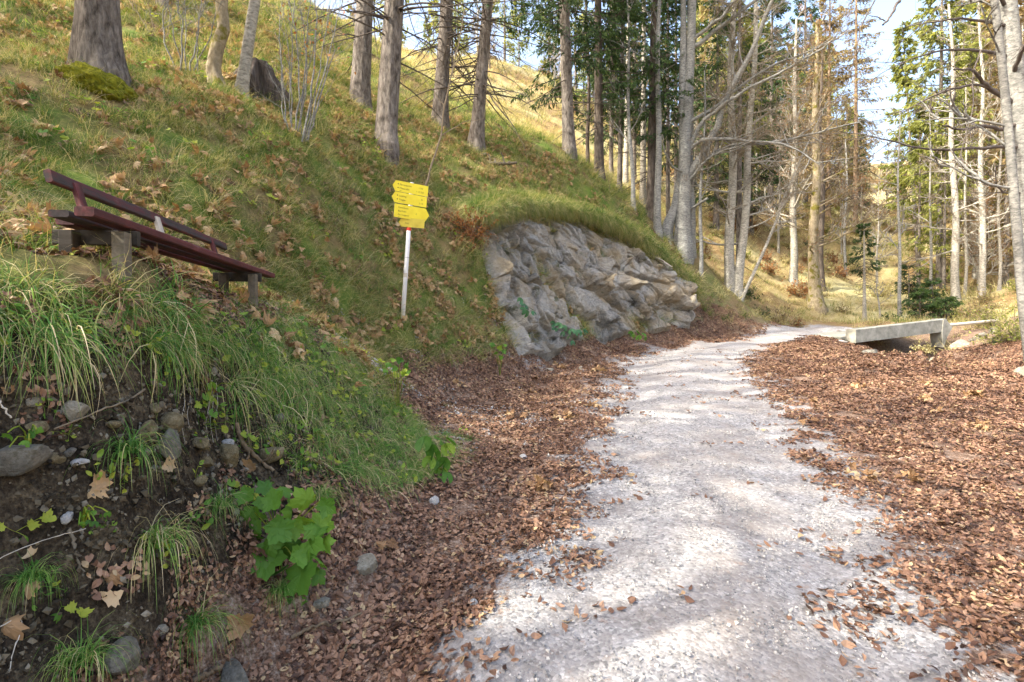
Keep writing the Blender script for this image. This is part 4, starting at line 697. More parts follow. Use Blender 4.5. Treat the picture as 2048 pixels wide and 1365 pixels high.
# --- right edge, near
tn = bare(2068, 815, 8.4, 1984, 19, "slender dappled trunk leaning in at the right edge, blue mark on it", 41, H=9, z0=2.6, bark=B_beech, n1=9, L1=1.6, kids=(4, 4, 3), twig=B_dtwig, azc=(pi, 0.6), el0=0.35, bends=0.05, top=0.5)
m_blue = newmat("blue_paint", 0.6)[0]; m_blue.node_tree.nodes["Principled BSDF"].inputs["Base Color"].default_value = (0.05, 0.22, 0.62, 1)
tb = place(2090, 790, 9.8, "beech_tree", "thickest grey trunk at the right edge, dark limbs reaching left across the sky")
me, Pb = trunk_me("trunk", 11, 0.175, 0.10, B_beech, (lean_of(2090, 790, 9.8, 2014, 0), 0), 22, 40, 0.3, 0.05, 0.02, 42); kid(tb, "trunk", me)
mb = MB(); cb2 = np.array(tb.location)
LR = [limb(2034, 248, [(2008, 262, -.1), (1970, 250, -.3), (1925, 262, -.5), (1885, 252, -.8)], 0.040, 0.012, mb, cb2, 9.8),
      limb(2040, 296, [(1960, 292, -.2), (1890, 304, -.5), (1830, 295, -.8), (1740, 272, -1.1)], 0.034, 0.008, mb, cb2, 9.8),
      limb(2022, 205, [(1995, 185, -.1), (1968, 168, -.3), (1950, 140, -.5), (1908, 140, -.8)], 0.045, 0.012, mb, cb2, 9.8),
      limb(1993, 182, [(1960, 168, -.2), (1905, 176, -.5), (1860, 195, -.8), (1800, 228, -1.1)], 0.028, 0.006, mb, cb2, 9.7),
      limb(2010, 112, [(1960, 100, -.1), (1920, 98, -.4), (1850, 108, -.7), (1795, 130, -1)], 0.032, 0.006, mb, cb2, 9.8),
      limb(2012, 52, [(1990, 45, -.1), (1950, 40, -.3), (1925, 36, -.5), (1880, 42, -.8), (1810, 54, -1.1)], 0.030, 0.004, mb, cb2, 9.8),
      limb(2016, 20, [(2000, -5, -.1), (1985, -20, -.2), (1970, -60, -.3)], 0.035, 0.02, mb, cb2, 9.8),
      limb(2026, 150, [(2040, 110, -.3), (2060, 70, -.6), (2090, 20, -.9)], 0.04, 0.02, mb, cb2, 9.8),
      limb(1962, 100, [(1940, 160, -.2), (1952, 200, -.4), (1915, 330, -.6), (1912, 360, -.7)], 0.014, 0.005, mb, cb2, 9.6),
      limb(2046, 385, [(2010, 388, -.1), (1990, 370, -.3), (1992, 330, -.4)], 0.02, 0.006, mb, cb2, 9.8)]
Lm = np.array(LR); nl_ = len(LR); t = r_.uniform(0.3, 1, (nl_, 9)); B, T = at_t(Lm, t); c1 = grow(B.reshape(-1, 3), norm(T * 0.9 + r_.normal(0, 0.55, T.shape)).reshape(-1, 3), r_.uniform(0.25, 0.9, nl_ * 9), 7, 0.12, 0.1, r_); V, q = tubes(c1, np.outer(np.full(nl_ * 9, 0.007), np.linspace(1, 0.35, 7)), 4); mb.m = 1; mb.add(V, q)
t = r_.uniform(0.2, 1, (nl_ * 9, 6)); B, T = at_t(c1, t); c2 = grow(B.reshape(-1, 3), norm(T * 0.9 + r_.normal(0, 0.5, T.shape)).reshape(-1, 3), r_.uniform(0.12, 0.4, nl_ * 54), 4, 0.12, 0.1, r_); V, q = tubes(c2, np.outer(np.full(nl_ * 54, 0.0028), [1, .8, .6, .4]), 3); mb.add(V, q)
# long twigs hanging in from its top, out of the picture
for pts_, ra, rb_ in (([(1722, 50, -.6), (1710, 110, -.9), (1695, 180, -1.2), (1662, 215, -1.4)], 0.012, 0.004), ([(1785, 25, -.4), (1766, 50, -.7)], 0.026, 0.014)):
    limb(1752 if ra < .02 else 1802, -4, pts_, ra, rb_, mb, cb2, 9.2)
limb(1752, -4, [(1800, -60, .2), (1900, -150, .5), (1985, -130, .8)], 0.013, 0.03, mb, cb2, 9.2); limb(1802, -4, [(1850, -60, .2), (1920, -110, .4), (1990, -110, .8)], 0.026, 0.04, mb, cb2, 9.2); limb(1770, 42, [(1755, 34, 0), (1738, 31, 0)], 0.010, 0.004, mb, cb2, 8.6)
kid(tb, "limbs", mb.mesh("limbs", [B_dtwig, B_dtwig]))
# --- conifers and larches on the far right
YN = dict(needle=L_needY, nl=0.26, nw=0.075)
spruce(1878, 560, 33, 1884, 12, "tall yellow-green conifer lit by the sun right of the sky gap", 43, H=23, cb=6.5, n=150, Lmax=3.4, tw=16, nd=6, dead=30, name="conifer_tree", **YN)
spruce(1838, 580, 36, 1800, 8, "thinner pointed conifer left of the tall yellow-green one", 44, H=17, cb=4, n=110, Lmax=1.9, tw=12, nd=5, dead=24, name="conifer_tree", **YN)
spruce(1940, 570, 38, 1955, 11, "bushy yellow-green conifer behind the white trunk", 45, H=17, cb=4, n=120, Lmax=3.0, tw=14, nd=5, dead=24, name="conifer_tree", **YN)
spruce(1710, 560, 44, 1712, 10, "russet larch with a pointed top left of the sky gap", 46, H=24, cb=3, n=150, Lmax=3.2, tw=14, nd=5, dead=30, name="larch_tree", needle=L_needB, nl=0.22, nw=0.05, bark=B_ltwig)
spruce(1655, 520, 46, 1660, 10, "bushy russet and green larch behind the mossy trunk", 47, H=21, cb=3, n=140, Lmax=3.2, tw=14, nd=5, dead=30, name="larch_tree", needle=L_needB, nl=0.24, nw=0.06, bark=B_ltwig)
spruce(1610, 500, 50, 1610, 10, "green conifer top showing above the twigs, centre right", 48, H=24, cb=6, n=130, Lmax=2.8, tw=14, nd=5, dead=10, name="conifer_tree", needle=L_need, nl=0.24, nw=0.07)
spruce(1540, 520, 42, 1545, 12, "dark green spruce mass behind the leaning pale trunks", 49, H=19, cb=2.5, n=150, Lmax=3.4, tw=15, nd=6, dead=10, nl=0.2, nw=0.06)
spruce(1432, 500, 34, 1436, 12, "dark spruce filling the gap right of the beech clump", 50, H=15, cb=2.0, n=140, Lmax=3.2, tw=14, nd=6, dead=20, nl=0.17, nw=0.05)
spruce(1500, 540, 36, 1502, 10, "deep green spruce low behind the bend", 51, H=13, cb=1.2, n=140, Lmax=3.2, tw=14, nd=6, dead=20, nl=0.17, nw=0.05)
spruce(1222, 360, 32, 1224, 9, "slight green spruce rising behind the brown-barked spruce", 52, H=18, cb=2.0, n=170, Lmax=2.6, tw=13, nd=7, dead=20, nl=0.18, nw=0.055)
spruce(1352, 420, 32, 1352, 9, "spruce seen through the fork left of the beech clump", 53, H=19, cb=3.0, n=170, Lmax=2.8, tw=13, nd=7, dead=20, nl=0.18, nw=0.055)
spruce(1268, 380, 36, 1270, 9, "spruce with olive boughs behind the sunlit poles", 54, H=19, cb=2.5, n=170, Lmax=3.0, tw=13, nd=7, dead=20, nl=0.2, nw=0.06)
# --- shrub spruces low on the right
for i, (px, py, d, h, lb) in enumerate([(1840, 628, 24, 1.3, "low dark young spruce above the concrete beam"), (1866, 626, 24.5, 1.9, "taller of the dark young spruces above the concrete beam"), (1892, 630, 23.5, 1.1, "broad dark young spruce nearest the boulders"), (1818, 600, 28, 2.2, "light green young spruce on the slope behind the beam")]):
    spruce(px, py, d, px, 4, lb, 60 + i, H=h, cb=0.1, n=46, Lmax=0.95, tw=9, nd=6, dead=0, nl=0.12, nw=0.03, name="young_spruce")
# --- more trees of the far wood: copies, each its own object
def proto_bare(seed, H, w, bark, **k):
    t = thing("bare_tree", (0, 0, -200), "", "tree"); me, P = trunk_me("trunk", H, w, w * 0.2, bark, (0.01, 0), 8, 14, 0.3, 0.04, 0.15, seed); kid(t, "trunk", me); b_, l_ = bare_meshes(seed, H, P, w, H * 0.15, bark=bark, **k); kid(t, "branches", b_)
    if l_: kid(t, "leaves", l_)
    return t
def proto_con(seed, H, w, nm, **k):
    t = thing(nm, (0, 0, -200), "", "tree"); me, P = trunk_me("trunk", H, w, w * 0.1, B_spruce, (0, 0), 8, 12, 0.3, 0.04, 0.0, seed); kid(t, "trunk", me); b_, n_ = spruce_meshes(seed, H, H * 0.12, P, w, **k); kid(t, "branches", b_); kid(t, "needles", n_); return t
kw = dict(kids=(8, 6, 4), fine=2.6, n1=30)
PB = [proto_bare(71, 13, 0.14, B_pale, L1=3.6, leaves=0.3, **kw), proto_bare(72, 15, 0.15, B_pale, L1=3.8, leaves=1.0, twig=B_ltwig, leafm=L_needB, **kw), proto_bare(73, 11, 0.11, B_pale, L1=3.2, twig=B_ltwig, leaves=0.7, **kw)]
PC = [proto_con(74, 16, 0.16, "conifer_tree", n=90, Lmax=2.7, tw=9, nd=4, nl=0.38, nw=0.11, needle=L_need), proto_con(75, 18, 0.17, "conifer_tree", n=90, Lmax=2.9, tw=9, nd=4, nl=0.38, nw=0.11, needle=L_needY), proto_con(76, 17, 0.16, "larch_tree", n=90, Lmax=2.8, tw=9, nd=4, nl=0.36, nw=0.09, needle=L_needB, bark=B_ltwig)]
GL = {0: ("pale bare tree among many on the sunlit far slope", "bare trees on the far slope"), 1: ("bare tree with russet twigs on the sunlit far slope", "russet-twigged trees on the far slope"), 2: ("smallish bare tree with reddish twigs on the far slope", "small bare trees on the far slope"),
      3: ("dark conifer in the distant wood", "dark conifers in the distant wood"), 4: ("yellow-green conifer in the distant wood", "yellow-green conifers in the distant wood"), 5: ("russet larch in the distant wood", "russet larches in the distant wood")}
PR = PB + PC; r_ = np.random.default_rng(21); used = set()
FT = []
for _ in range(1800):
    if len(FT) >= 215: break
    px = r_.uniform(1380, 2180); d = 30 + 62 * r_.uniform(0, 1) ** 0.8; x = (px - CX) / F * d
    if d < 38 and 1500 < px < 1740 and r_.uniform() < 0.8: continue
    if abs(px - 1775) < 55 and d > 55: continue
    if all(np.hypot(x - a[0], d - a[1]) > 1.85 for a in FT): FT.append((x, d, px))
for _ in range(60):
    px = r_.uniform(690, 1350); d = r_.uniform(40, 72); x = (px - CX) / F * d
    if len(FT) < 250 and all(np.hypot(x - a[0], d - a[1]) > 2.8 for a in FT): FT.append((x, d, px))
for x, d, px in FT:
    if px < 1360: k = int(r_.choice([0, 4, 4, 4, 5, 2]))
    else: k = int(r_.choice([0, 1, 2, 3, 4, 5], p=[.20, .19, .15, .04, .26, .16]))
    sc = r_.uniform(0.6, 1.15) * (0.75 if px < 1360 else 1.0); 
    if abs(px - 1775) < 120: sc *= 0.6
    loc = G(x, d, -0.2)
    if k in used: o = copy_tree(PR[k])
    else: o = PR[k]; used.add(k)
    o.location = loc; o.rotation_euler = (0, 0, r_.uniform(0, 6.28)); o.scale = (sc, sc, sc * r_.uniform(0.9, 1.15)); tag(o, GL[k][0], "tree", GL[k][1])
for i, p_ in enumerate(PR):
    if i not in used: bpy.data.objects.remove(p_)
# --- the wood carried on unseen: trees added here to shade the slope and road
pv = [proto_con(81, 19, 0.22, "spruce_tree", n=60, Lmax=2.4, tw=8, nd=4, nl=0.30, nw=0.09, needle=L_need), proto_bare(82, 15, 0.16, B_beech, n1=20, L1=4.2, kids=(7, 6, 5), fine=1.6)]
SHADE = [(-8.5, 2.0, 0, "added shade spruce left of the picture, lowest on the slope"), (-13.0, 5.5, 0, "added shade spruce left of the picture, high on the slope"), (-7.0, -1.2, 1, "added bare shade beech left of the picture behind the viewpoint"), (-11.5, 0.0, 0, "added shade spruce left of the picture behind the beech"), (-15.5, 10.5, 0, "added shade spruce out of sight uphill of the massive trunk"), (-11.0, 9.0, 1, "added bare shade beech out of sight uphill of the massive trunk"),
         (-9.5, -4.5, 0, "added shade spruce behind the viewpoint left of the road"), (-5.0, -5.5, 1, "added bare shade beech behind the viewpoint beside the road"), (-17, 2.5, 0, "added shade spruce farthest left of the picture"), (-18, 15, 0, "added shade spruce out of sight on the upper slope"), (-4.5, 0.6, 1, "added bare shade beech just left of the bench out of sight"), (-6.5, 4.6, 1, "added bare shade beech left of the picture level with the bench"), (-13.5, 2.6, 0, "added shade spruce left of the picture among the taller trunks"), (-10.5, -8, 0, "added shade spruce behind the viewpoint well down the road"), (-21, 9, 0, "added shade spruce left of the picture near the top of the slope"), (-7.6, -3.0, 0, "added shade spruce behind the viewpoint nearest the beech"), (-12.5, -2.6, 0, "added shade spruce behind the viewpoint high on the slope"), (-15, -1, 0, "added shade spruce left of the picture between two others high up")]
used = set()
for x, y, k, lb in SHADE:
    o = copy_tree(pv[k]) if k in used else pv[k]; used.add(k); s_ = r_.uniform(0.85, 1.1); o.location = G(x, y, -0.2); o.rotation_euler = (0, 0, r_.uniform(0, 6.28)); o.scale = (s_, s_, s_); tag(o, lb, "tree")
# ------------------------------------------------------------------ ground cover: scattered with geometry nodes from real pieces
def blades(n, L, W, spread, droop, seed, base=0.03, segs=5, xpull=0.0, curl=0.25, up=1.0):
    """tuft of arching blades; +X is downhill"""
    r = np.random.default_rng(seed); az = r.uniform(0, 2 * pi, n); el = np.clip(r.normal(up, 0.28, n), 0.15, 1.5); d = np.c_[np.cos(az) * np.cos(el) * spread, np.sin(az) * np.cos(el) * spread, np.sin(el)]; d = norm(d)
    S = np.c_[r.normal(0, base, n), r.normal(0, base, n), np.full(n, -0.02)]; LL = L * r.uniform(0.45, 1.15, n); P = np.empty((n, segs, 3)); P[:, 0] = S; st = (LL / (segs - 1))[:, None]
    dr = droop * r.uniform(0.5, 1.3, n); tw = r.normal(0, curl, (n, 3)) * 0.4
    for i in range(1, segs):
        d = d + tw / segs; d[:, 2] -= dr * (i / segs) * 0.8; d[:, 0] += xpull * (i / segs) * 0.5; d = norm(d); P[:, i] = P[:, i - 1] + d * st
    side = norm(np.c_[-np.sin(az), np.cos(az), r.normal(0, 0.3, n)]); w = np.linspace(1, 0.12, segs)[None, :, None] * (W * r.uniform(0.6, 1.2, n))[:, None, None] / 2
    V = np.stack([P - side[:, None] * w, P + side[:, None] * w], 2).reshape(-1, 3); id_ = np.arange(n * segs * 2).reshape(n, segs, 2)
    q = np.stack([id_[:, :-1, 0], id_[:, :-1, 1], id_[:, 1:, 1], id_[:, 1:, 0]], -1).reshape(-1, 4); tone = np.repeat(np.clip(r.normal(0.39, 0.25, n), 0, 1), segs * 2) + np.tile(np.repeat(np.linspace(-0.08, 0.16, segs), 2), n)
    return V, q, np.clip(tone, 0, 1)
def leaf_shape(kind, s=1.0, cup=0.25, seed=0, holes=False):
    """outline fan in XY, stem at origin, tip along +X"""
    r = np.random.default_rng(seed)
    if kind == 'beech': pts = [(0, 0), (.18, .16), (.42, .27), (.68, .24), (.88, .12), (1.0, 0), (.88, -.12), (.68, -.24), (.42, -.27), (.18, -.16)]
    elif kind == 'maple': pts = [(0, 0), (-.04, .16), (-.10, .36), (.08, .34), (.12, .46), (.20, .66), (.33, .55), (.46, .58), (.50, .42), (.56, .30), (.68, .34), (.74, .22), (.88, .16), (1.0, 0), (.88, -.16), (.74, -.22), (.68, -.34), (.56, -.30), (.50, -.42), (.46, -.58), (.33, -.55), (.20, -.66), (.12, -.46), (.08, -.34), (-.10, -.36), (-.04, -.16)]; pts = [(a + r.normal(0, .025), b + r.normal(0, .025)) for a, b in pts]
    elif kind == 'round': a = np.linspace(-2.7, 2.7, 13); pts = [(0, 0)] + [(.5 + .52 * -cos(x) * 1.0, -.52 * sin(x)) for x in a][::1]
    elif kind == 'broad':
        pts = [(0, 0)]
        for i in range(27):
            a = -2.75 + 5.5 * i / 26; rad = .55 * (1 + .17 * cos(a * 5) + (.09 if i % 2 else -.07)) * (1 + .12 * cos(a)); pts.append((.46 - rad * -cos(a) * 1.0 if False else .46 + rad * cos(a + pi) * -1.0, rad * sin(a)))
        pts = [(0, 0)] + pts[1:]
    pts = np.array(pts, float); c = np.array([[.42, 0]]); mid = (pts + c) / 2; P2 = np.concatenate([c, mid, pts]); x, y = P2.T; z = (cup * (1.6 if kind == 'maple' else 1)) * (-(y ** 2) * 0.9 - (x - .45) ** 2 * 0.7) * r.uniform(0.3, 1.8) * (1 if r.uniform() < .55 else -1) + 0.05 * vn(x * 5 + seed, y * 5, s=seed) * (1 if cup else 0)
    n = len(pts); V = np.c_[x, y, z] * s; i = np.arange(n); j = (i + 1) % n; T = np.stack([np.zeros(n, int), 1 + i, 1 + j], 1); Qd = np.stack([1 + i, 1 + n + i, 1 + n + j, 1 + j], 1); return V, T, Qd
def rot_rand(V, r, tilt, s=1.0, off=(0, 0, 0)):
    a = r.uniform(0, 2 * pi); t = r.normal(0, tilt); u = r.normal(0, tilt); Rz = np.array([[cos(a), -sin(a), 0], [sin(a), cos(a), 0], [0, 0, 1]]); Rx = np.array([[1, 0, 0], [0, cos(t), -sin(t)], [0, sin(t), cos(t)]]); Ry = np.array([[cos(u), 0, sin(u)], [0, 1, 0], [-sin(u), 0, cos(u)]]); return (V * s) @ (Rz @ Rx @ Ry).T + np.array(off)
def leaf_patch(name, kind, n, rad, size, mat, seed, tilt=0.35, h=0.02):
    r = np.random.default_rng(seed); mb = MB()
    for i in range(n):
        V, T, q = leaf_shape(kind, 1.0, 0.9, seed * 50 + i); V = V - [0.45, 0, 0]; s = size * r.uniform(0.7, 1.25); rr_ = rad * np.sqrt(r.uniform()); a = r.uniform(0, 6.28)
        V = V * [1, r.uniform(0.75, 1.2), 1] + np.c_[np.zeros(len(V)), np.zeros(len(V)), np.abs(V[:, 1]) * r.normal(0, 0.5)] + r.normal(0, 0.022, V.shape); W = rot_rand(V, r, tilt, s, (rr_ * cos(a), rr_ * sin(a), r.uniform(0.003, h))); tn = np.clip(r.normal(0.5, 0.26), 0, 1); b0 = mb.n
        if kind == 'beech': mb.add(W[[0] + list(range(1 + (len(V) - 1) // 2, len(V)))], np.array([[0, k, k % 10 + 1] for k in range(1, 11)]), tone=tn)
        else: mb.add(W, q, tone=tn); mb.add(W, T, tone=tn)
    return mb.mesh(name, mat, False)
HID = []
def variants(name, meshes):
    c = bpy.data.collections.new(name); 
    for i, me in enumerate(meshes):
        o = bpy.data.objects.new("%s_%02d" % (name, i), me); c.objects.link(o)
    return c
def gn_scatter(name, P, Rot, S, idx, coll, label=None, cat=None):
    me = bpy.data.meshes.new(name); me.vertices.add(len(P)); me.vertices.foreach_set("co", np.asarray(P, np.float32).ravel())
    a = me.attributes.new("rot", 'FLOAT_VECTOR', 'POINT'); a.data.foreach_set("vector", np.asarray(Rot, np.float32).ravel())
    a = me.attributes.new("scl", 'FLOAT', 'POINT'); a.data.foreach_set("value", np.asarray(S, np.float32)); a = me.attributes.new("idx", 'INT', 'POINT'); a.data.foreach_set("value", np.asarray(idx, np.int32))
    o = link(name, me); ng = bpy.data.node_groups.new(name, 'GeometryNodeTree'); ng.interface.new_socket("Geometry", in_out='INPUT', socket_type='NodeSocketGeometry'); ng.interface.new_socket("Geometry", in_out='OUTPUT', socket_type='NodeSocketGeometry')
    gi = ng.nodes.new("NodeGroupInput"); go = ng.nodes.new("NodeGroupOutput"); ip = ng.nodes.new("GeometryNodeInstanceOnPoints"); ci = ng.nodes.new("GeometryNodeCollectionInfo"); ci.inputs[0].default_value = coll; ci.inputs[1].default_value = True; ci.inputs[2].default_value = True
    def na(t, n): x = ng.nodes.new("GeometryNodeInputNamedAttribute"); x.data_type = t; x.inputs[0].default_value = n; return x.outputs[0]
    L = ng.links.new; L(gi.outputs[0], ip.inputs["Points"]); L(ci.outputs[0], ip.inputs["Instance"]); ip.inputs["Pick Instance"].default_value = True
    L(na('INT', "idx"), ip.inputs["Instance Index"]); L(na('FLOAT_VECTOR', "rot"), ip.inputs["Rotation"]); L(na('FLOAT', "scl"), ip.inputs["Scale"]); L(ip.outputs[0], go.inputs[0])
    md = o.modifiers.new("scatter", 'NODES'); md.node_group = ng; return tag(o, label, cat, kind="stuff")
ang = np.arctan2(fx, fy); VIEW = (np.abs(ang) < radians(50)) & (frad < 200)
def pick(dens, seed, lim=None):
    """random points on the ground with dens (per m2) per face"""
    r = np.random.default_rng(seed); ex = dens * FA; n = np.floor(ex + r.uniform(0, 1, len(ex))).astype(int); f = np.repeat(np.arange(len(ex)), n); u, v = r.uniform(0, 1, (2, len(f), 1)); c = TV[Q[f]]; P = (c[:, 0] * (1 - u) + c[:, 1] * u) * (1 - v) + (c[:, 3] * (1 - u) + c[:, 2] * u) * v
    return P, FN[f], f, r
def frames(Nn, r, upmix=0.5, jit=0.5, yaw_rand=False):
    z = norm(Nn * (1 - upmix) + np.array([0, 0, 1.0]) * upmix + r.normal(0, 0.08, Nn.shape)); dh = Nn.copy(); dh[:, 2] = 0; dh = norm(dh + 1e-6); a = r.uniform(0, 2 * pi, len(z)) if yaw_rand else r.normal(0, jit, len(z))
    dh = np.c_[dh[:, 0] * np.cos(a) - dh[:, 1] * np.sin(a), dh[:, 0] * np.sin(a) + dh[:, 1] * np.cos(a), 0 * a]; x = norm(dh - z * (dh * z).sum(-1, keepdims=True)); y = np.cross(z, x)
    return np.c_[np.arctan2(y[:, 2], z[:, 2]), -np.arcsin(np.clip(x[:, 2], -1, 1)), np.arctan2(x[:, 1], x[:, 0])]
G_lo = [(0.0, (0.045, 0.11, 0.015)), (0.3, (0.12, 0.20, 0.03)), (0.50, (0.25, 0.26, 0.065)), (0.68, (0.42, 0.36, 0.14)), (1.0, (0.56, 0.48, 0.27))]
M_grass = foliage_mat("hill_grass", G_lo, 0.3, 0.75, 0.7)
M_hang = foliage_mat("long_hanging_grass", [(0.0, (0.05, 0.15, 0.025)), (0.35, (0.13, 0.27, 0.045)), (0.55, (0.27, 0.34, 0.09)), (0.70, (0.50, 0.42, 0.21)), (1.0, (0.66, 0.54, 0.34))], 0.3, 0.4, 0.55)
M_straw = foliage_mat("dry_straw_grass", [(0.0, (0.24, 0.22, 0.08)), (0.5, (0.48, 0.42, 0.20)), (1.0, (0.64, 0.57, 0.34))], 0.3, 0.5, 0.7)
M_leaf = foliage_mat("fallen_beech_leaves", [(0.0, (0.04, 0.021, 0.014)), (0.3, (0.125, 0.065, 0.041)), (0.6, (0.23, 0.13, 0.080)), (0.88, (0.33, 0.205, 0.135)), (1.0, (0.40, 0.29, 0.16))], 0.12, 0.45, 0.5)
M_tan = foliage_mat("fallen_maple_leaves", [(0.0, (0.12, 0.06, 0.03)), (0.4, (0.33, 0.20, 0.10)), (0.8, (0.48, 0.33, 0.18)), (1.0, (0.60, 0.46, 0.28))], 0.2, 0.4, 0.6)
M_herb = foliage_mat("fresh_green_leaves", [(0.0, (0.05, 0.14, 0.02)), (0.6, (0.13, 0.27, 0.035)), (1.0, (0.33, 0.38, 0.05))], 0.4, 0.5, 0.5)
def tuft(name, mat, specs):
    mb = MB()
    for s in specs: V, q, tn = blades(**s); mb.add(V, q, tone=tn)
    return mb.mesh(name, mat, False)
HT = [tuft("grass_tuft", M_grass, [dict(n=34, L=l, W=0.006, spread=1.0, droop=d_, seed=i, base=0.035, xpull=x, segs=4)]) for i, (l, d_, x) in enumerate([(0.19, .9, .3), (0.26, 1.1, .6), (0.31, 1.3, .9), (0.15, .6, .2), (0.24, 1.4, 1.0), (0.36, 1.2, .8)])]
c_ht = variants("hill_tufts", HT)
patch = fbm(fx * 0.8, fy * 0.8, fz * 0.8, 3, s=91); patch2 = fbm(fx * 2.4, fy * 2.4, fz * 2.4, 3, s=92)
rd_ = np.abs(frd); clear = sst(1.5, 2.3, rd_); slope_ = np.clip(fb - frz, 0, 9)
onhill = (kindf == 0) & VIEW & ~((fx > 5.5) & (fy < 20) & (frad < 24))
bench_dark = np.exp(-(((fx + 2.3) / 0.55) ** 2 + ((fy - 3.6) / 1.2) ** 2))
path_f = np.exp(-(np.min([np.hypot(fx - a_, fy - b_) for a_, b_ in ((-2.1, 5.9), (-1.9, 6.3), (-1.6, 6.6), (-1.2, 6.8), (-2.3, 5.5), (-0.7, 7.0))], 0) / 0.28) ** 2)
d_ = onhill * np.where(frad < 11, 85.0, np.where(frad < 18, 42.0, np.where(frad < 30, 11.0, 0))) * sst(0.25, 0.6, slope_) * np.clip(0.75 + 0.55 * patch + 1.1 * patch2, 0.12, 1.7) * (1 - 0.85 * path_f) * (1 - 0.9 * bench_dark)
P, Nn, f, r = pick(np.clip(d_, 0, None), 1); rad = np.hypot(P[:, 0], P[:, 1]); sc = r.uniform(0.7, 1.2, len(P)) * np.where(rad < 6, 0.85, np.where(rad < 11, 1.0, np.where(rad < 18, 1.35, 1.9)))
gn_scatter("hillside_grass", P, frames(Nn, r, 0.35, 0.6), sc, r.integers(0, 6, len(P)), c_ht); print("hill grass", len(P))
# meadow: straw-coloured tufts
MT = [tuft("straw_tuft", M_straw, [dict(n=26, L=l, W=0.014, spread=1.1, droop=d2, seed=40 + i, base=0.10, xpull=x, segs=3)]) for i, (l, d2, x) in enumerate([(0.3, .9, .3), (0.4, 1.0, .5), (0.35, 1.2, .7)])] + [tuft("green_tuft", M_grass, [dict(n=26, L=0.3, W=0.014, spread=1.1, droop=0.9, seed=49, base=0.10, xpull=0.4, segs=3)])]
c_mt = variants("meadow_tufts", MT); d_ = ((kindf == 4) & VIEW & (frad < 62)) * np.where(frad < 36, 4.0, 1.2) * np.clip(0.9 + 0.8 * patch, 0, 2)
P, Nn, f, r = pick(d_, 2); rad = np.hypot(P[:, 0], P[:, 1]); gn_scatter("meadow_grass", P, frames(Nn, r, 0.3, 0.7), r.uniform(0.7, 1.3, len(P)) * np.where(rad < 36, 1.2, 2.0), r.integers(0, 4, len(P)), c_mt); print("meadow", len(P))
# long grass hanging over the lip of the near bank, and draping its end
LT = [tuft("long_tuft", M_hang, [dict(n=60, L=l, W=0.0062, spread=1.0, droop=1.9, seed=60 + i, base=0.05, xpull=1.6, segs=7, up=0.6), dict(n=14, L=l * 1.15, W=0.004, spread=1.0, droop=1.8, seed=160 + i, base=0.05, xpull=1.5, segs=7, up=0.5)]) for i, l in enumerate([0.42, 0.5, 0.36, 0.46])]
c_lt = variants("long_tufts", LT)
lipf = sst(1.42, 1.60, fz) * sst(1.86, 1.72, fz) * (fy < 5.2) * (fx < -1.2) * (fx > -2.75) * (1 - bench_dark) * (np.abs(ang) < radians(52))
d_ = lipf * 190 * np.clip(0.8 + 0.9 * patch2, 0.15, 2)
nose = (kindf <= 3) * (fx > -2.0) * (fx < -0.45) * (fy > 3.2) * (fy < 5.7) * (fz > 0.42) * (fz < 1.62) * VIEW; nose = nose * sst(3.3, 4.0, fy + 0.5 * (fz - 0.8)) * (1 - path_f); nose_f = nose; d_ = np.maximum(d_, nose * 150 * np.clip(0.75 + 0.9 * patch2, 0, 2))
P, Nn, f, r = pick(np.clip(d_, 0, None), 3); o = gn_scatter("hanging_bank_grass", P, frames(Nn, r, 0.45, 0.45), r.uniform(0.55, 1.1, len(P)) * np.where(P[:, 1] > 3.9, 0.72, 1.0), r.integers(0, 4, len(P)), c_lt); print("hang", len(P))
# grass fringe over the rock
fringe = []; r = np.random.default_rng(4); u = r.uniform(0, 1, 1500); tp = poly_at(head, u) + r.normal(0, [0.10, 0.10, 0.05], (1500, 3)) + [0.12, -0.20, 0.05]; tp[:, 2] = np.maximum(tp[:, 2], gz(tp[:, 0], tp[:, 1]) - 0.05) 
FT_ = [tuft("fringe_tuft", M_grass, [dict(n=60, L=l, W=0.010, spread=1.0, droop=1.4, seed=80 + i, base=0.10, xpull=1.0, segs=5, up=0.8)]) for i, l in enumerate([0.5, 0.4, 0.6])]
c_ft = variants("fringe_tufts", FT_); gn_scatter("rock_fringe_grass", tp, frames(np.tile([[0.55, -0.75, 0.4]], (1500, 1)), r, 0.4, 0.5), r.uniform(0.7, 1.25, 1500), r.integers(0, 3, 1500), c_ft)
# beech leaves on verge, ledge, hillside, gully
LP_ = [leaf_patch("beech_leaf_patch", 'beech', 40, 0.125, 0.043, M_leaf, 500 + i, 0.30, 0.016) for i in range(6)] + [leaf_patch("beech_leaf_trio", 'beech', 4, 0.10, 0.055, M_leaf, 520 + i, 0.3, 0.02) for i in range(2)]
c_lp = variants("beech_leaf_patches", LP_); MP_ = [leaf_patch("maple_leaf_patch", 'maple', 9, 0.14, 0.085, M_tan, 540 + i, 0.55, 0.06) for i in range(4)] + [leaf_patch("maple_leaf_pair", 'maple', 2, 0.1, 0.09, M_tan, 550 + i, 0.5, 0.05) for i in range(2)]; c_mp = variants("maple_leaf_patches", MP_)
en = 0.30 * fbm(fx * 1.1, fy * 1.1, o=3, s=55) + 0.22 * fbm(fx * 4.5, fy * 4.5, o=2, s=56)
leafmask = sst(0.66, 1.48, rd_ + 1.05 * en); flat_ = sst(0.85, 0.35, np.abs(slope_)) ; lowr = ((fx > 5.5) & (fy < 21)) | (flat_ > 0.5)
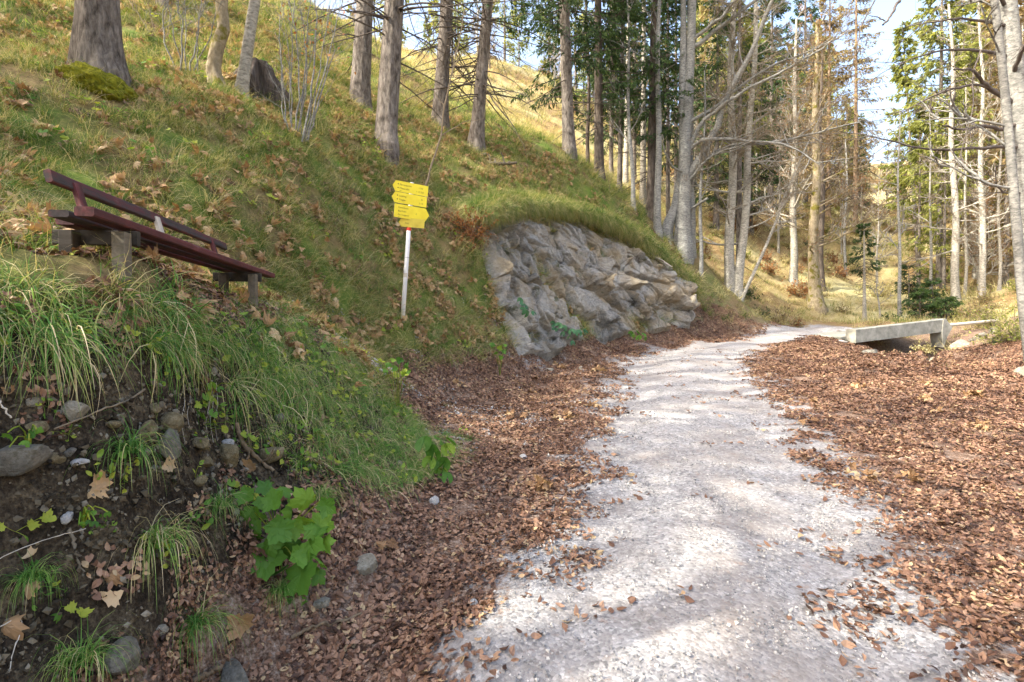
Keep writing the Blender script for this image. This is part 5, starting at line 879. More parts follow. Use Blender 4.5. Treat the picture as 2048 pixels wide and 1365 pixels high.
d_ = VIEW * lowr * (kindf != 4) * leafmask * np.where(kindf == 5, 0.8, 1) * np.clip(0.95 + 0.7 * patch2, 0.5, 1.25) * np.where(kindf == 3, 0.22, 1) * (1 - 0.9 * np.clip(nose_f, 0, 1)) * np.where(frad < 7, 88, np.where(frad < 13, 56, 36)) * sst(26, 20, frad)
d_ = d_ + VIEW * (kindf == 0) * (frad < 24) * ~lowr * 5.5 * np.clip(0.35 + 1.8 * patch2, 0, 2)
d_ = d_ + bench_dark * 60 * (kindf == 0) + lipf * 16
d_ = d_ + (kindf == 3) * VIEW * np.clip(patch2 * 22 + 0.5, 0, 10)
P, Nn, f, r = pick(np.clip(d_, 0, None), 5); P = P + Nn * 0.004; rad = np.hypot(P[:, 0], P[:, 1]); gn_scatter("beech_leaf_litter", P, frames(Nn, r, 0.0, 1, True), r.uniform(0.8, 1.15, len(P)) * np.where((rad < 3.0) & (P[:, 0] < -1), 0.75, np.where(rad < 7, 1.0, np.where(rad < 13, 1.15, 1.5))), np.where(np.repeat(False, len(P)), 6, r.integers(0, 6, len(P))), c_lp); print("leaf patches", len(P))
d_ = (kindf == 1) * VIEW * (frad < 16) * (1 - leafmask) * (3.0 + 16 * sst(0.40, 0.95, rd_ + en)); P, Nn, f, r = pick(d_, 6); gn_scatter("leaves_on_gravel", P + Nn * 0.004, frames(Nn, r, 0, 1, True), r.uniform(0.8, 1.1, len(P)), r.integers(6, 8, len(P)), c_lp)
d_ = VIEW * (kindf == 0) * (frad < 19) * ~lowr * (np.clip(patch2 * 2.0 + 0.15 + 0.5 * patch, 0, 1) * 34 + 2.0) + (lipf > 0.2) * 4 + (kindf == 3) * VIEW * 1.2 + VIEW * lowr * (kindf == 2) * 0.7 * (frad < 12); P, Nn, f, r = pick(np.clip(d_, 0, None), 7); k2 = r.uniform(0, 1, len(P)) < 0.35
gn_scatter("maple_leaf_litter", P + Nn * 0.03, frames(Nn, r, 0.1, 1, True), r.uniform(0.65, 1.15, len(P)), np.where(k2, r.integers(4, 6, len(P)), r.integers(0, 4, len(P))), c_mp); print("maple", len(P))
# gravel and small stones
def grit(name, n, rad, s0, s1, mat, seed):
    r = np.random.default_rng(seed); mb = MB(); base = np.array([(1, 0, 0), (0, 1, 0), (-1, 0, 0), (0, -1, 0), (0, 0, 1), (0, 0, -1)], float); F3 = np.array([[0, 1, 4], [1, 2, 4], [2, 3, 4], [3, 0, 4], [1, 0, 5], [2, 1, 5], [3, 2, 5], [0, 3, 5]])
    for i in range(n):
        V = base * r.uniform(0.6, 1.2, (6, 3)) + r.normal(0, 0.15, (6, 3)); s = s0 * (s1 / s0) ** (r.uniform() ** 2); a = r.uniform(0, 6.28); q_ = rad * np.sqrt(r.uniform()); mb.add(rot_rand(V * [1, 0.8, 0.7], r, 0.6, s, (q_ * cos(a), q_ * sin(a), s * 0.15)), F3, tone=r.uniform(0, 1))
    return mb.mesh(name, mat, False)
M_grit = foliage_mat("gravel_stones", [(0.0, (0.12, 0.125, 0.13)), (0.4, (0.25, 0.25, 0.25)), (0.8, (0.38, 0.365, 0.34)), (1.0, (0.52, 0.50, 0.46))], 0, 0.3, 0.9)
M_dgrit = foliage_mat("soil_crumbs", [(0.0, (0.02, 0.015, 0.01)), (0.5, (0.06, 0.048, 0.03)), (0.85, (0.13, 0.11, 0.075)), (1.0, (0.19, 0.17, 0.13))], 0, 0.3, 0.95)
c_gr = variants("grit_patches", [grit("grit", 40, 0.13, 0.004, 0.013, M_grit, 600 + i) for i in range(4)]); c_dg = variants("soil_patches", [grit("crumbs", 36, 0.10, 0.004, 0.018, M_dgrit, 610 + i) for i in range(4)])
d_ = VIEW * (kindf != 3) * (slope_ < 0.9) * (rd_ < 1.7) * (1 - 0.8 * leafmask) * np.where(frad < 5, 42, np.where(frad < 9, 20, 4)) * (frad < 16) + VIEW * (path_f > 0.3) * 20 + VIEW * 26 * np.exp(-(((fx + 0.6) / 0.8) ** 2 + ((fy - 6.9) / 1.0) ** 2)) + VIEW * 16 * np.exp(-(((fx - 0.6) / 0.9) ** 2 + ((fy - 11.2) / 1.3) ** 2))
P, Nn, f, r = pick(d_, 8); rad = np.hypot(P[:, 0], P[:, 1]); pf = np.hypot(P[:, 0] + 0.6, P[:, 1] - 6.9) < 2.2; gn_scatter("road_gravel", P, frames(Nn, r, 0, 1, True), np.where(pf | (rad > 9), 1.7, 1.0) * r.uniform(0.8, 1.2, len(P)), r.integers(0, 4, len(P)), c_gr); print("gravel", len(P))
d_ = VIEW * (kindf == 3) * 90.0; P, Nn, f, r = pick(d_, 9); gn_scatter("bank_soil_crumbs", P, frames(Nn, r, 0, 1, True), r.uniform(0.8, 1.6, len(P)), r.integers(0, 4, len(P)), c_dg)
# herbs in the bank and on the slopes
def herb(name, seed, n, kind='round', s=0.035, h=0.09):
    r = np.random.default_rng(seed); mb = MB(); D = norm(r.normal(0, 1, (n, 3)) * [1, 1, 0.5] + [0.3, 0, 0.9]); P_ = grow(np.zeros((n, 3)), D, h * r.uniform(0.5, 1.3, n), 4, 0.12, -0.3, r); V, q = tubes(P_, np.full((n, 4), 0.0011), 3); mb.add(V, q, tone=0.7)
    for i in range(n):
        V, T, q = leaf_shape(kind, 1, 0.6, seed * 9 + i); W = rot_rand(V, r, 0.45, s * r.uniform(0.6, 1.3), P_[i, -1]); tn = r.uniform(0, 0.8) if r.uniform() < .85 else 1.0; mb.add(W, q, tone=tn); mb.add(W, T, tone=tn)
    return mb.mesh(name, M_herb, False)
c_hb = variants("herbs", [herb("herb", 700 + i, n, k_, s_) for i, (n, k_, s_) in enumerate([(7, 'round', .035), (10, 'round', .026), (5, 'maple', .05), (8, 'beech', .05)])])
d_ = VIEW * (kindf == 3) * 24.0 + (lipf > 0.1) * 8 + nose * 7 + VIEW * (kindf == 0) * (frad < 15) * 1.6 * (slope_ > 0.4) + VIEW * (kindf == 2) * (fx < -0.2) * (frad < 6) * 3.0 * sst(1.6, 2.4, rd_); P, Nn, f, r = pick(np.clip(d_, 0, None), 10); rad = np.hypot(P[:, 0], P[:, 1])
gn_scatter("small_herbs", P, frames(Nn, r, 0.3, 0.8), r.uniform(0.7, 1.4, len(P)) * np.where(rad > 6, 1.5, np.where(rad < 3.2, 0.62, 0.85)), r.integers(0, 4, len(P)), c_hb); print("herbs", len(P))
# low scrub and brown growth on the far slope
def scrub(name, seed, mat, n=70, s=0.10, h=0.7):
    r = np.random.default_rng(seed); mb = MB(); D = norm(r.normal(0, 1, (n, 3)) * [1, 1, 0.6] + [0, 0, 0.8]); P_ = grow(r.normal(0, 0.12, (n, 3)) * [1, 1, 0], D, h * r.uniform(0.4, 1.3, n), 5, 0.15, 0.1, r); V, q = tubes(P_, np.full((n, 5), 0.004), 3); mb.m = 1; mb.add(V, q); mb.m = 0
    t = r.uniform(0.3, 1, (n, 6)); B, T = at_t(P_, t); k = n * 6; Dd = norm(r.normal(0, 1, (k, 3))); V, q = slivers(B.reshape(-1, 3), Dd, norm(np.cross(Dd, r.normal(0, 1, (k, 3)))), s * r.uniform(.6, 1.3, k), s * 0.5, ); mb.add(V, q, tone=np.repeat(r.uniform(0, 1, k), 4)); return mb.mesh(name, [mat, B_twig], False)
c_sc = variants("scrubs", [scrub("scrub", 800, L_brown), scrub("scrub", 801, L_needB), scrub("scrub", 802, L_needY, 60, 0.10, 0.5), scrub("scrub", 803, L_need, 60, 0.10, 0.5), scrub("scrub", 804, M_straw, 70, 0.12, 0.6)])
d_ = ((kindf == 4) & VIEW & (frad > 24) & (frad < 75)) * 0.40 * np.clip(0.4 + 2.2 * patch, 0, 2.2) * (~((fx < 3) & (frad < 60))) * np.where((frad < 32) & (fx > 12) & (fx < 17.5), 0.15, 1); d_ = d_ + (kindf == 5) * VIEW * (frad < 23) * 1.1 * np.clip(0.5 + 2 * patch2, 0, 2); P, Nn, f, r = pick(d_, 12); gn_scatter("far_undergrowth", P, frames(Nn, r, 0.7, 3), r.uniform(0.5, 1.5, len(P)) * np.where(np.hypot(P[:, 0], P[:, 1]) < 23, 0.5, 1.0), r.integers(0, 5, len(P)), c_sc); print("scrub", len(P))

# small stones crumbling out of the soil, and pebbles on the road edge
c_ss = variants("small_stones", [stone_me("small_stone", 640 + i, [S_och, S_grey, S_pale][i % 3], (1, .75, .65)) for i in range(6)])
d_ = (kindf == 3) * VIEW * 34.0 + (kindf == 2) * VIEW * (frad < 9) * 2.0 + VIEW * (path_f > 0.3) * 10 + VIEW * 22 * np.exp(-(((fx + 0.6) / 0.8) ** 2 + ((fy - 6.9) / 1.0) ** 2)) * (kindf != 1); P, Nn, f, r = pick(d_, 14)
gn_scatter("loose_stones", P, frames(Nn, r, 0.2, 3, True), 0.008 + 0.030 * r.uniform(0, 1, len(P)) ** 3, r.integers(0, 6, len(P)), c_ss)
# taller dry tussocks standing out of the slope
TT = [tuft("tussock", M_hang if i % 2 else M_grass, [dict(n=70, L=l, W=0.006, spread=1.0, droop=1.6, seed=180 + i, base=0.06, xpull=0.9, segs=6, up=0.85)]) for i, l in enumerate([0.34, 0.42, 0.3, 0.38])]
c_tt = variants("tussocks", TT); d_ = (kindf == 0) * VIEW * (frad < 20) * sst(0.3, 0.7, slope_) * np.clip(0.2 + 2.4 * fbm(fx * 1.7, fy * 1.7, fz * 1.7, 2, s=99), 0, 1.4) * 5.5 * (1 - bench_dark); P, Nn, f, r = pick(np.clip(d_, 0, None), 15)
gn_scatter("slope_tussocks", P, frames(Nn, r, 0.3, 0.5), r.uniform(0.7, 1.3, len(P)), r.integers(0, 4, len(P)), c_tt); print("tussocks", len(P))
# ------------------------------------------------------------------ single plants, roots, sticks and other small things
def leaf_obj(par, name, kind, base, tip, nrm, mat, seed, cup=0.5, size=None):
    b_, t_ = np.array(base), np.array(tip); x = t_ - b_; s = np.linalg.norm(x) if size is None else size; x = norm(x); y = norm(np.cross(nrm, x)); z = np.cross(x, y); V, T, q = leaf_shape(kind, s, cup, seed); W = V[:, :1] * x + V[:, 1:2] * y + V[:, 2:3] * z
    r = np.random.default_rng(seed); o = link(name, mesh_from(name, W, [T, q], mat, None, False, {"tone": np.full(len(W), r.uniform(0.0, 0.62))}), par); o.location = Vector(b_); return o
def leafy_plant(px, py, label, seed, leaves, name="broad_leaved_plant", kind='broad', mat=M_herb, d=None, cat="plant", facing=(0.35, -0.8, 0.5)):
    """leaves: (px, py, width px) seen centres of leaves; each leaf and its stalk hang on the plant"""
    p0 = hit(px, py) if d is None else (np.array(at(px, py, d)) if d < 10 else pt(px, py, d)); t = thing(name, tuple(p0), label, cat); r = np.random.default_rng(seed)
    for i, (lx, ly, w) in enumerate(leaves):
        dd = p0[1] - r.uniform(0.04, 0.20) * p0[1] * 0.35; c = pt(lx, ly, dd) - p0; s = w * dd / F * 0.80; nrm = norm(np.array(facing) + r.normal(0, 0.5, 3)); dirx = norm(np.array([c[0] * 1.3, -0.15, 0.25 * c[2] - 0.28]) + r.normal(0, 0.12, 3)); dirx = norm(dirx - nrm * (dirx @ nrm)); b_ = c - dirx * s * 0.45
        lf = leaf_obj(t, "leaf", kind, b_, b_ + dirx * s, nrm, mat, seed * 31 + i, 0.45); m_ = b_ * 0.5 + [0, 0, 0.04]; V, q = tubes(np.array([[[0, 0, -0.03], b_ * 0.25 + [0, 0, 0.03], m_, b_ * 0.8 + [0, 0, 0.02], b_]]), np.full((1, 5), 0.0022 * (1 + s * 4)), 5)
        st = link("stalk", mesh_from("stalk", V - b_, [q], mat, attrs={"tone": np.full(len(V), 0.8)}), lf)
    return t
leafy_plant(560, 1110, "bushy plant with large torn bright green lobed leaves at the foot of the bank", 3, [(470, 1112, 66), (508, 1080, 60), (530, 1115, 80), (556, 1058, 60), (500, 1030, 46), (585, 1022, 66), (545, 1000, 52), (492, 990, 40), (620, 1080, 84), (602, 1150, 84), (560, 1145, 52), (640, 1050, 58), (652, 1012, 44), (612, 1000, 56), (520, 1170, 60), (588, 1200, 44), (505, 1058, 48), (540, 1090, 44), (478, 1080, 40), (522, 1140, 50), (575, 1170, 56), (625, 1060, 40), (590, 1055, 44), (525, 1005, 38), (568, 980, 36), (600, 1110, 50), (555, 1180, 44), (486, 1130, 50), (636, 1150, 40), (515, 1030, 40), (575, 1088, 56), (610, 1042, 50), (650, 1085, 40), (530, 975, 34), (565, 1205, 36), (640, 1120, 44)])
leafy_plant(880, 945, "low plant with overlapping rounded deep green leaves at the tip of the bank", 5, [(848, 888, 44), (880, 882, 40), (868, 905, 46), (895, 900, 36), (858, 925, 34), (886, 930, 42), (872, 950, 34), (895, 955, 30), (905, 880, 34)], kind='round')
M_teal = foliage_mat("bluish_green_leaves", [(0.0, (0.03, 0.10, 0.045)), (0.6, (0.08, 0.20, 0.09)), (1.0, (0.16, 0.30, 0.13))], 0.3, 0.4, 0.5)
leafy_plant(1058, 628, "bluish green leaf cluster growing from the big crack in the rock", 6, [(1040, 602, 18), (1050, 612, 20), (1062, 618, 18), (1052, 628, 20), (1068, 626, 16), (1046, 620, 16)], kind='round', mat=M_teal, d=12.0, name="rock_plant")
leafy_plant(1140, 668, "long trailing bluish green plant low on the rock, before the leaves", 7, [(1105, 648, 16), (1118, 652, 18), (1130, 656, 16), (1143, 662, 20), (1158, 666, 18), (1170, 664, 16), (1138, 676, 14), (1146, 686, 14), (1186, 660, 12), (1110, 660, 16), (1125, 668, 14)], kind='round', mat=M_teal, d=12.6, name="rock_plant")
leafy_plant(1278, 680, "small green plant at the foot of the rock near the gravel", 8, [(1262, 668, 14), (1275, 666, 16), (1288, 670, 14), (1278, 676, 16), (1268, 674, 12), (1290, 678, 12)], kind='round', d=15.2, name="rock_plant")
leafy_plant(1000, 700, "yellow-green sunlit leafy plant where the grass meets the scree", 9, [(985, 690, 14), (1000, 695, 14), (1008, 706, 14), (990, 706, 12), (1002, 716, 12), (1010, 692, 10)], kind='maple', d=9.9, name="small_plant")
leafy_plant(795, 748, "yellowish star-leaved seedling leaning over the path edge", 10, [(775, 730, 17), (798, 722, 18), (812, 735, 16), (790, 740, 17), (806, 748, 15), (770, 742, 14), (785, 722, 13), (818, 745, 13)], kind='maple', d=5.45, name="seedling")
leafy_plant(598, 650, "yellow-green seedling on the crest right of the far bench leg", 11, [(590, 640, 14), (604, 636, 14), (612, 648, 12), (596, 650, 12)], kind='maple', d=4.9, name="seedling")
leafy_plant(420, 792, "row of round yellow-green leaves trailing from the hanging grass", 12, [(345, 760, 20), (372, 762, 24), (385, 758, 18), (425, 772, 20), (466, 775, 22), (440, 778, 16)], kind='round', name="trailing_plant")
leafy_plant(165, 1045, "cluster of round pale green leaves in the bank beside a small white stone", 13, [(172, 1028, 20), (185, 1026, 18), (164, 1050, 16), (178, 1046, 18), (190, 1048, 18), (215, 1030, 16)], kind='round', name="small_plant")
leafy_plant(60, 885, "pale green lobed leaves beside the large rounded grey stone", 14, [(20, 872, 24), (48, 884, 22), (62, 872, 20), (8, 915, 22), (35, 942, 16), (80, 862, 16)], kind='maple', name="small_plant")
# separate maple leaves lying on the soil
for i, (px, py, w, lb) in enumerate([(475, 1250, 60, "large curled tan maple leaf at the bottom of the bank by the leaf litter"), (228, 1198, 42, "tan maple leaf hanging on dark soil above the low grey slab"), (222, 1155, 42, "five-pointed tan maple leaf just above the other on dark soil"), (15, 1255, 62, "big pale maple leaf cut by the left edge of the picture"), (62, 1118, 34, "russet folded leaf on dark soil left of the dead wood"), (190, 985, 48, "long tan maple leaf below the grass tuft in the bank"), (500, 938, 34, "brown leaf among stones under the thick root"), (205, 970, 44, "pale brown maple leaf lying on reddish leaves"), (60, 1180, 40, "dark red-brown leaf low at the left"), (435, 1010, 36, "buff maple leaf beside the broad-leaved plant"), (335, 935, 34, "curled tan leaf right of the grass tuft in the bank"), (18, 790 - 0, 26, "brown leaf caught in grass at the left edge"), (270, 640, 30, "rust-brown leaf stuck upright in the green grass"), (1600, 1112, 26, "single brown leaf lying on the clean gravel")]):
    p = hit(px, py); s = w * p[1] / F * 0.75; nrm = norm(np.array([0.3, -0.6, 0.5]) + rng.normal(0, 0.15, 3)) if px < 700 else np.array([0, 0, 1.0]); a = rng.uniform(0, 6.28); x = norm(np.cross(nrm, norm(np.array([cos(a), 0.3, sin(a)]))))
    V, T, q = leaf_shape('maple' if px < 700 else 'beech', s, 0.8, 900 + i); y = np.cross(nrm, x); W = (V[:, :1] - s * .45) * x + V[:, 1:2] * y + V[:, 2:3] * nrm
    o = link("fallen_leaf", mesh_from("fallen_leaf", W, [T, q], M_tan if px < 700 else M_leaf, None, False, {"tone": np.full(len(W), rng.uniform(.5, .9) if px < 700 else 0.3)})); o.location = Vector(p + nrm * 0.018); tag(o, lb, "leaf")
# grass tufts that stand by themselves in the soil face
for i, (px, py, s, lb) in enumerate([(262, 900, 0.62, "green and straw tuft hanging in the middle of the bank"), (318, 1075, 0.72, "arching green tuft in the lower bank left of the broad-leaved plant"), (395, 1240, 0.60, "thin dark green tuft near the bottom of the bank"), (170, 1310, 0.5, "yellowish tuft at the bottom edge on wet soil"), (440, 1010, 0.45, "sparse straw tuft between bank and broad-leaved plant"), (560, 1175, 0.42, "grass under the broad-leaved plant"), (75, 1150, 0.35, "few green blades on dark soil at the left"), (640, 990, 0.5, "long tuft right above the broad-leaved plant")]):
    p = hit(px, py); mb = MB(); V, q, tn = blades(n=170, L=0.40, W=0.0055, spread=1.0, droop=1.6, seed=950 + i, base=0.035, segs=7, xpull=1.1, up=0.8); mb.add(V, q, tone=tn); o = link("grass_tuft", mb.mesh("grass_tuft", M_hang, False)); o.location = Vector(p); o.scale = (s * 1.25,) * 3; o.location = o.location + Vector((0.03, -0.05, 0.02)); o.rotation_euler = (0, 0, math.atan2(-0.8, 0.6)); tag(o, lb, "grass tuft")
for i, (px, py, d, s, lb) in enumerate([(1165, 650, 14.2, 1.5, "grass tuft rooted at the foot of the rock beside the trailing plant"), (1242, 650, 15.9, 1.5, "brownish tuft hanging low on the rock face"), (890, 825, 7.0, 0.35, "little dark green tuft alone in the stony scree"), (1105, 455, 15.4, 0.8, "green tuft in the rock face just under the lip"), (1085, 640, 12.9, 1.1, "green tuft beneath the bluish leaves in the crack")]):
    mb = MB(); V, q, tn = blades(n=80, L=0.40, W=0.010, spread=1.0, droop=1.2, seed=970 + i, base=0.05, segs=5, xpull=0.6, up=0.9); mb.add(V, q, tone=tn); o = link("grass_tuft", mb.mesh("grass_tuft", M_grass, False)); o.location = Vector(pt(px, py + 8, d) if d > 10 else at(px, py, d)); o.scale = (s,) * 3; o.rotation_euler = (0, 0, -0.9); tag(o, lb, "grass tuft")
# roots and sticks
B_root = bark_mat("root_bark", [(0.3, (0.07, 0.05, 0.03)), (0.5, (0.17, 0.125, 0.08)), (0.75, (0.30, 0.24, 0.16))], 30, (1, 1, 1), 0.01)
def rope(name, label, cat, pts_, r0, r1, mat, lift=0.02, on_ground=True, n=18, wob=0.012, side=7, branches=()):
    W = []
    for q_ in pts_: W.append(hit(q_[0], q_[1]) + np.array([0.25, -0.8, 0.5]) * lift if len(q_) == 2 else pt(*q_))
    W = np.array(W); L = np.r_[0, np.cumsum(np.linalg.norm(np.diff(W, axis=0), axis=1))]; L /= L[-1]; t = np.linspace(0, 1, n); P = np.stack([np.interp(t, L, W[:, i]) for i in range(3)], -1)
    for _ in range(2): P[1:-1] = (P[:-2] + 2 * P[1:-1] + P[2:]) / 4
    P[1:-1] += rng.normal(0, min(wob * 0.4, r0 * 0.5), (n - 2, 3)); c = P[0].copy(); mb = MB(); V, q = tubes((P - c)[None], (np.linspace(r0, r1, n) * (1 + 0.15 * rng.normal(0, 1, n)))[None], side); mb.add(V, q)
    for (t0, dx, dy, dz, ln) in branches:
        b0 = (P - c)[int(t0 * (n - 1))]; BP = grow(b0[None], [[dx, dy, dz]], [ln], 8, 0.15, -0.1, rng); V, q = tubes(BP, np.linspace(r0 * 0.5, r1 * 0.4, 8)[None], 5); mb.add(V, q)
    o = link(name, mb.mesh(name, mat)); o.location = Vector(c); return tag(o, label, cat)
rope("thick_root", "thick bent brown root emerging from the soil under the grass", "root", [(474, 850), (482, 880), (492, 902), (520, 920), (548, 945)], 0.016, 0.010, B_root, 0.03, branches=[(0.5, .3, -.3, -.6, .14), (0.8, .6, -.2, .1, .12)])
rope("root", "shorter root right of the thick bent one under the grass fringe", "root", [(535, 835), (545, 858), (558, 878)], 0.012, 0.008, B_root, 0.02)
rope("long_twig", "long thin twig lying slantwise across the bank under the hanging grass", "twig", [(120, 868), (165, 850), (220, 826), (262, 812), (296, 788)], 0.0028, 0.0045, B_twig, 0.05)
rope("long_twig", "thin pale stalk slanting up over dark soil at the left edge", "twig", [(0, 1128), (60, 1098), (130, 1075), (180, 1062)], 0.0016, 0.0014, M_pale, 0.04)
for i, (a, b_, c_, ln) in enumerate([(372, 800, 0.0018, 5), (383, 790, 0.0014, 4), (420, 800, 0.0022, 6), (428, 795, 0.0016, 6), (436, 800, 0.0013, 5)]):
    rope("hanging_root", ["pale rootlet dangling from the turf, left one of the pair", "short rootlet beside the left pair under the turf", "longest forked pale root dangling from the turf", "pale root twisted round the longest dangling one", "finest dangling rootlet right of the longest one"][i], "root", [(a, b_ - 25), (a + 4, b_ + 15), (a - 4, b_ + 30 + ln * 4), (a + 3, b_ + 50 + ln * 8)], c_, c_ * 0.5, M_pale, 0.06, wob=0.006, branches=[(0.5, .3, -.1, -1, .06), (0.3, -.3, -.1, -1, .07)])
rope("dead_wood", "grey split piece of dead wood dangling in the lower bank", "stick", [(150, 1062), (154, 1090), (162, 1118), (172, 1150)], 0.007, 0.003, M_greyw, 0.03, branches=[(0.2, .1, -.1, -1, .09)])
rope("dead_wood", "white dead branch at the left edge under the grass", "stick", [(0, 795), (14, 810), (22, 830), (36, 846)], 0.004, 0.003, M_pale, 0.05, branches=[(0.4, -.4, -.1, -1, .06)])
rope("curved_stalk", "pale curved stalk low at the left edge", "stick", [(10, 1255), (52, 1232), (54, 1262), (35, 1300), (28, 1345)], 0.0018, 0.0015, M_pale, 0.03)
rope("stick", "knobbly stick lying on leaves below the broad-leaved plant", "stick", [(583, 1277), (622, 1255), (680, 1245), (722, 1228)], 0.010, 0.007, B_root, 0.03)
rope("stick", "bark-covered stick at the bottom edge left of the leaves", "stick", [(390, 1362), (420, 1345), (446, 1330)], 0.012, 0.010, B_root, 0.03)
rope("fallen_pole", "grey dead pole lying in grass above the rock, pegs sticking up", "stick", [(975, 327, 16.2), (1003, 328, 16.2), (1034, 326, 16.2)], 0.055, 0.045, M_greyw, branches=[(0.15, -.15, 0, 1, .30), (0.6, -.3, 0, 1, .35), (0.3, -.4, -.4, .6, .2)])
rope("fallen_pole", "second dead pole just uphill of the pegged one", "stick", [(938, 309, 16.6), (955, 310, 16.6), (974, 309, 16.6)], 0.05, 0.045, M_greyw, branches=[(0.1, .0, 0, 1, .40)])
rope("slanting_sapling", "leafless sapling rising from behind the yellow signs, forked to the right", "young tree", [(848, 385, 8.9), (858, 350, 8.9), (872, 300, 8.9), (884, 275, 8.9), (884, 240, 8.9), (900, 160, 8.9), (920, 80, 8.9), (930, 20, 8.9)], 0.020, 0.008, B_twig, wob=0.02, n=26, branches=[(0.34, .8, 0, .45, .8), (0.5, -.4, 0, .8, .7), (0.7, .5, 0, .9, .8), (0.62, .8, .2, .3, .6)])
for i, (px, py, d, pts_) in enumerate([(1330, 520, 18.0, 0)]):
    t = thing("splintered_log", tuple(pt(1320, 515, 18.6)), "splintered pale log sticking out of dark soil at the upper right of the rock", "log")
    for k_ in range(7):
        a = pt(1280 + 4 * k_, 492 + 3.5 * k_, 18.4) + rng.normal(0, .05, 3); b2 = a + norm(pt(1345, 528, 18.2) - pt(1285, 494, 18.4)) * rng.uniform(0.6, 1.0); P = np.array([a, (a + b2) / 2 + rng.normal(0, .02, 3), b2]) - np.array(t.location); V, q = tubes(P[None], np.array([[0.035, 0.04, 0.012]]) * rng.uniform(.6, 1.2), 5); link("splinter", mesh_from("splinter", V, [q], M_pale if k_ % 2 else M_greyw, smooth=False), t)
# dark root plate and stump behind the young trunks
sp_ = thing("tree_stump", at(512, 182, 10.6), "dark rotten stump with grass behind the pale leaning trunk", "stump"); me, _ = trunk_me("stump", 0.50, 0.27, 0.20, B_dark, (0.02, 0), 72, 16, 0.6, 0.9, seed=77, depth=0.4); link("stump", me, sp_)
# moss cushion at the foot of the massive trunk
mp = []
for i, (px, py, w, lb) in enumerate([(205, 172, 0.34, "bright yellow-green moss cushion at the foot of the massive trunk"), (165, 160, 0.24, "smaller moss cushion left at the foot of the massive trunk")]):
    import bmesh
    bm = bmesh.new(); bmesh.ops.create_icosphere(bm, subdivisions=5, radius=1.0); V = np.array([v.co[:] for v in bm.verts]); Fc = np.array([[v.index for v in f_.verts] for f_ in bm.faces]); bm.free()
    V = V * (1 + 0.35 * fbm(V[:, 0] * 2 + i, V[:, 1] * 2, V[:, 2] * 2, 3, s=33) + 0.10 * fbm(V[:, 0] * 12, V[:, 1] * 12, V[:, 2] * 12, 3, s=34))[:, None] * [w * 1.2, w, w * 0.55]
    o = link("moss_cushion", mesh_from("moss_cushion", V, [Fc], m_moss)); o.location = Vector(hit(px, py)); o.rotation_euler = (0, 0.5, -0.5); tag(o, lb, "moss")
# hazel clump: many grey stems from one stool
def stems(px, py, d, label, tops, r0, seed, bark=B_pale, tw=7, name="shrub"):
    t = thing(name, at(px, py, d), label, "shrub"); p0 = np.array(t.location); r = np.random.default_rng(seed)
    for i, (bx, tx, ty) in enumerate(tops):
        a = pt(bx, py + 4, d + r.uniform(-.15, .15)) - p0; e = pt(tx, ty, d + r.uniform(-.3, .3)) - p0; n = 12; tt = np.linspace(0, 1, n)[:, None]; P = a + (e - a) * tt; P[:, 0] += np.sin(tt[:, 0] * pi) * r.normal(0, 0.08); P[1:-1] += r.normal(0, 0.012, (n - 2, 3)); mb = MB(); V, q = tubes(P[None], np.linspace(r0, r0 * 0.45, n)[None] * r.uniform(.7, 1.2), 7); mb.add(V, q)
        if tw: B, T = at_t(P[None], r.uniform(0.35, 1, (1, tw))); c1 = grow(B[0], norm(T[0] + r.normal(0, 0.5, T[0].shape)), r.uniform(.25, .8, tw), 6, 0.12, .2, r); V, q = tubes(c1, np.outer(np.full(tw, 0.005), np.linspace(1, .4, 6)), 4); mb.add(V, q); B, T = at_t(c1, r.uniform(.3, 1, (tw, 3))); c2 = grow(B.reshape(-1, 3), norm(T + r.normal(0, .5, T.shape)).reshape(-1, 3), r.uniform(.1, .35, tw * 3), 4, .12, .1, r); V, q = tubes(c2, np.outer(np.full(tw * 3, .0028), [1, .8, .6, .4]), 3); mb.add(V, q)
        link("stem", mb.mesh("stem", bark), t)
    return t
stems(600, 280, 9.2, "hazel-like clump of many slender grey stems fanning up from the slope", [(570, 566, 130), (577, 572, 60), (584, 590, -20), (590, 600, 20), (594, 622, -20), (600, 640, 60), (604, 630, -20), (608, 660, 10), (612, 690, -20), (616, 670, 100), (588, 577, -20), (580, 560, 30)], 0.016, 5, B_beech)
stems(372, 138, 9.4, "thin grey stems in a bunch left of the curved mossy trunk", [(353, 346, -20), (360, 352, -20), (372, 368, -20), (380, 402, -20), (388, 440, -20), (366, 330, -20), (395, 415, -20)], 0.015, 6, B_beech)
stems(300, 60, 11.0, "sparse bare twigs arching right of the massive trunk", [(300, 250, -20), (310, 300, -40), (320, 360, -30)], 0.010, 7, B_twig)
stems(1205, 420, 19.5, "few leafless shoots on the crest below the brown-barked spruce", [(1200, 1190, 360), (1208, 1215, 350)], 0.010, 8, B_twig, 4)
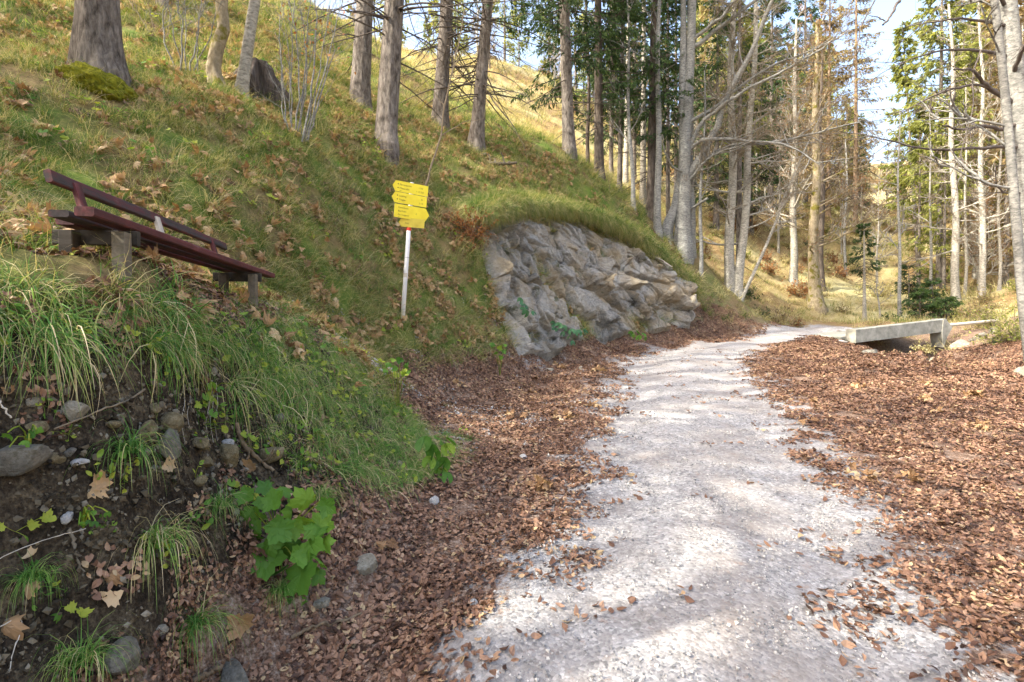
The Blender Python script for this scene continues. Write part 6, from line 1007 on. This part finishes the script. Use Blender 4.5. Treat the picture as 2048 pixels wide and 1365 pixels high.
for i, (px, py, d, s_, m_, lb) in enumerate([(2022, 648, 16.5, 1.25, L_needY, "yellow-green bush at the right edge behind the slender trunk"), (1975, 640, 19.5, 1.0, L_needY, "low yellowish bush behind the round grey boulder"), (1945, 700, 15.0, 0.5, L_needY, "small green plant on the far side of the gully"), (1990, 725, 13.6, 0.5, L_need, "dark small bush in the gully near the right edge"), (2040, 700, 13.0, 0.7, L_brown, "rusty-leaved low bush in the gully at the right edge"), (1885, 622, 24, 0.9, L_brown, "rusty low shrub behind the wing of the bridge")]):
    t_ = thing("bush", at(px, py, d), lb, "bush"); o = link("foliage", scrub("foliage", 860 + i, m_, 110, 0.09, 0.75), t_); o.scale = (s_, s_, s_)
# beech shrub with rusty leaves left of the rock
bs = thing("beech_shrub", tuple(pt(925, 445, 11.8)), "low shrub thick with rusty brown leaves at the left end of the rock", "shrub"); r = np.random.default_rng(15); n = 60
D = norm(r.normal(0, 1, (n, 3)) * [1, .7, .6] + [-0.3, -0.5, 0.1]); P_ = grow(np.c_[r.normal(0.15, .12, n), r.normal(0, .1, n), r.normal(-.15, .12, n)], D, r.uniform(.25, .75, n), 7, .12, -.1, r); V, q = tubes(P_, np.outer(np.full(n, .005), np.linspace(1, .3, 7)), 4); link("branches", mesh_from("branches", V, [q], B_dtwig), bs)
t = r.uniform(.2, 1, (n, 22)); B, T = at_t(P_, t); k_ = n * 22; Dd = norm(r.normal(0, 1, (k_, 3)) + [0, 0, -.4]); V, q = slivers(B.reshape(-1, 3), Dd, norm(np.cross(Dd, r.normal(0, 1, (k_, 3)))), r.uniform(.035, .065, k_), r.uniform(.02, .04, k_)); link("leaves", mesh_from("leaves", V, [q], L_brown, smooth=False, attrs={"tone": np.repeat(r.uniform(.2, 1, k_), 4)}), bs)
# withered leaves still hanging in the top of the hazel clump
t_ = r.normal(0, 1, (90, 3)) * [0.30, 0.2, 0.35]; Dd = norm(r.normal(0, 1, (90, 3)) + [0, 0, -.4]); V, q = slivers(t_, Dd, norm(np.cross(Dd, r.normal(0, 1, (90, 3)))), r.uniform(.05, .08, 90), .045); o = link("leaves", mesh_from("leaves", V, [q], L_brown, smooth=False, attrs={"tone": np.repeat(r.uniform(.2, 1, 90), 4)}), bpy.data.objects["shrub"]); o.location = Vector(pt(625, 60, 9.2)) - bpy.data.objects["shrub"].location
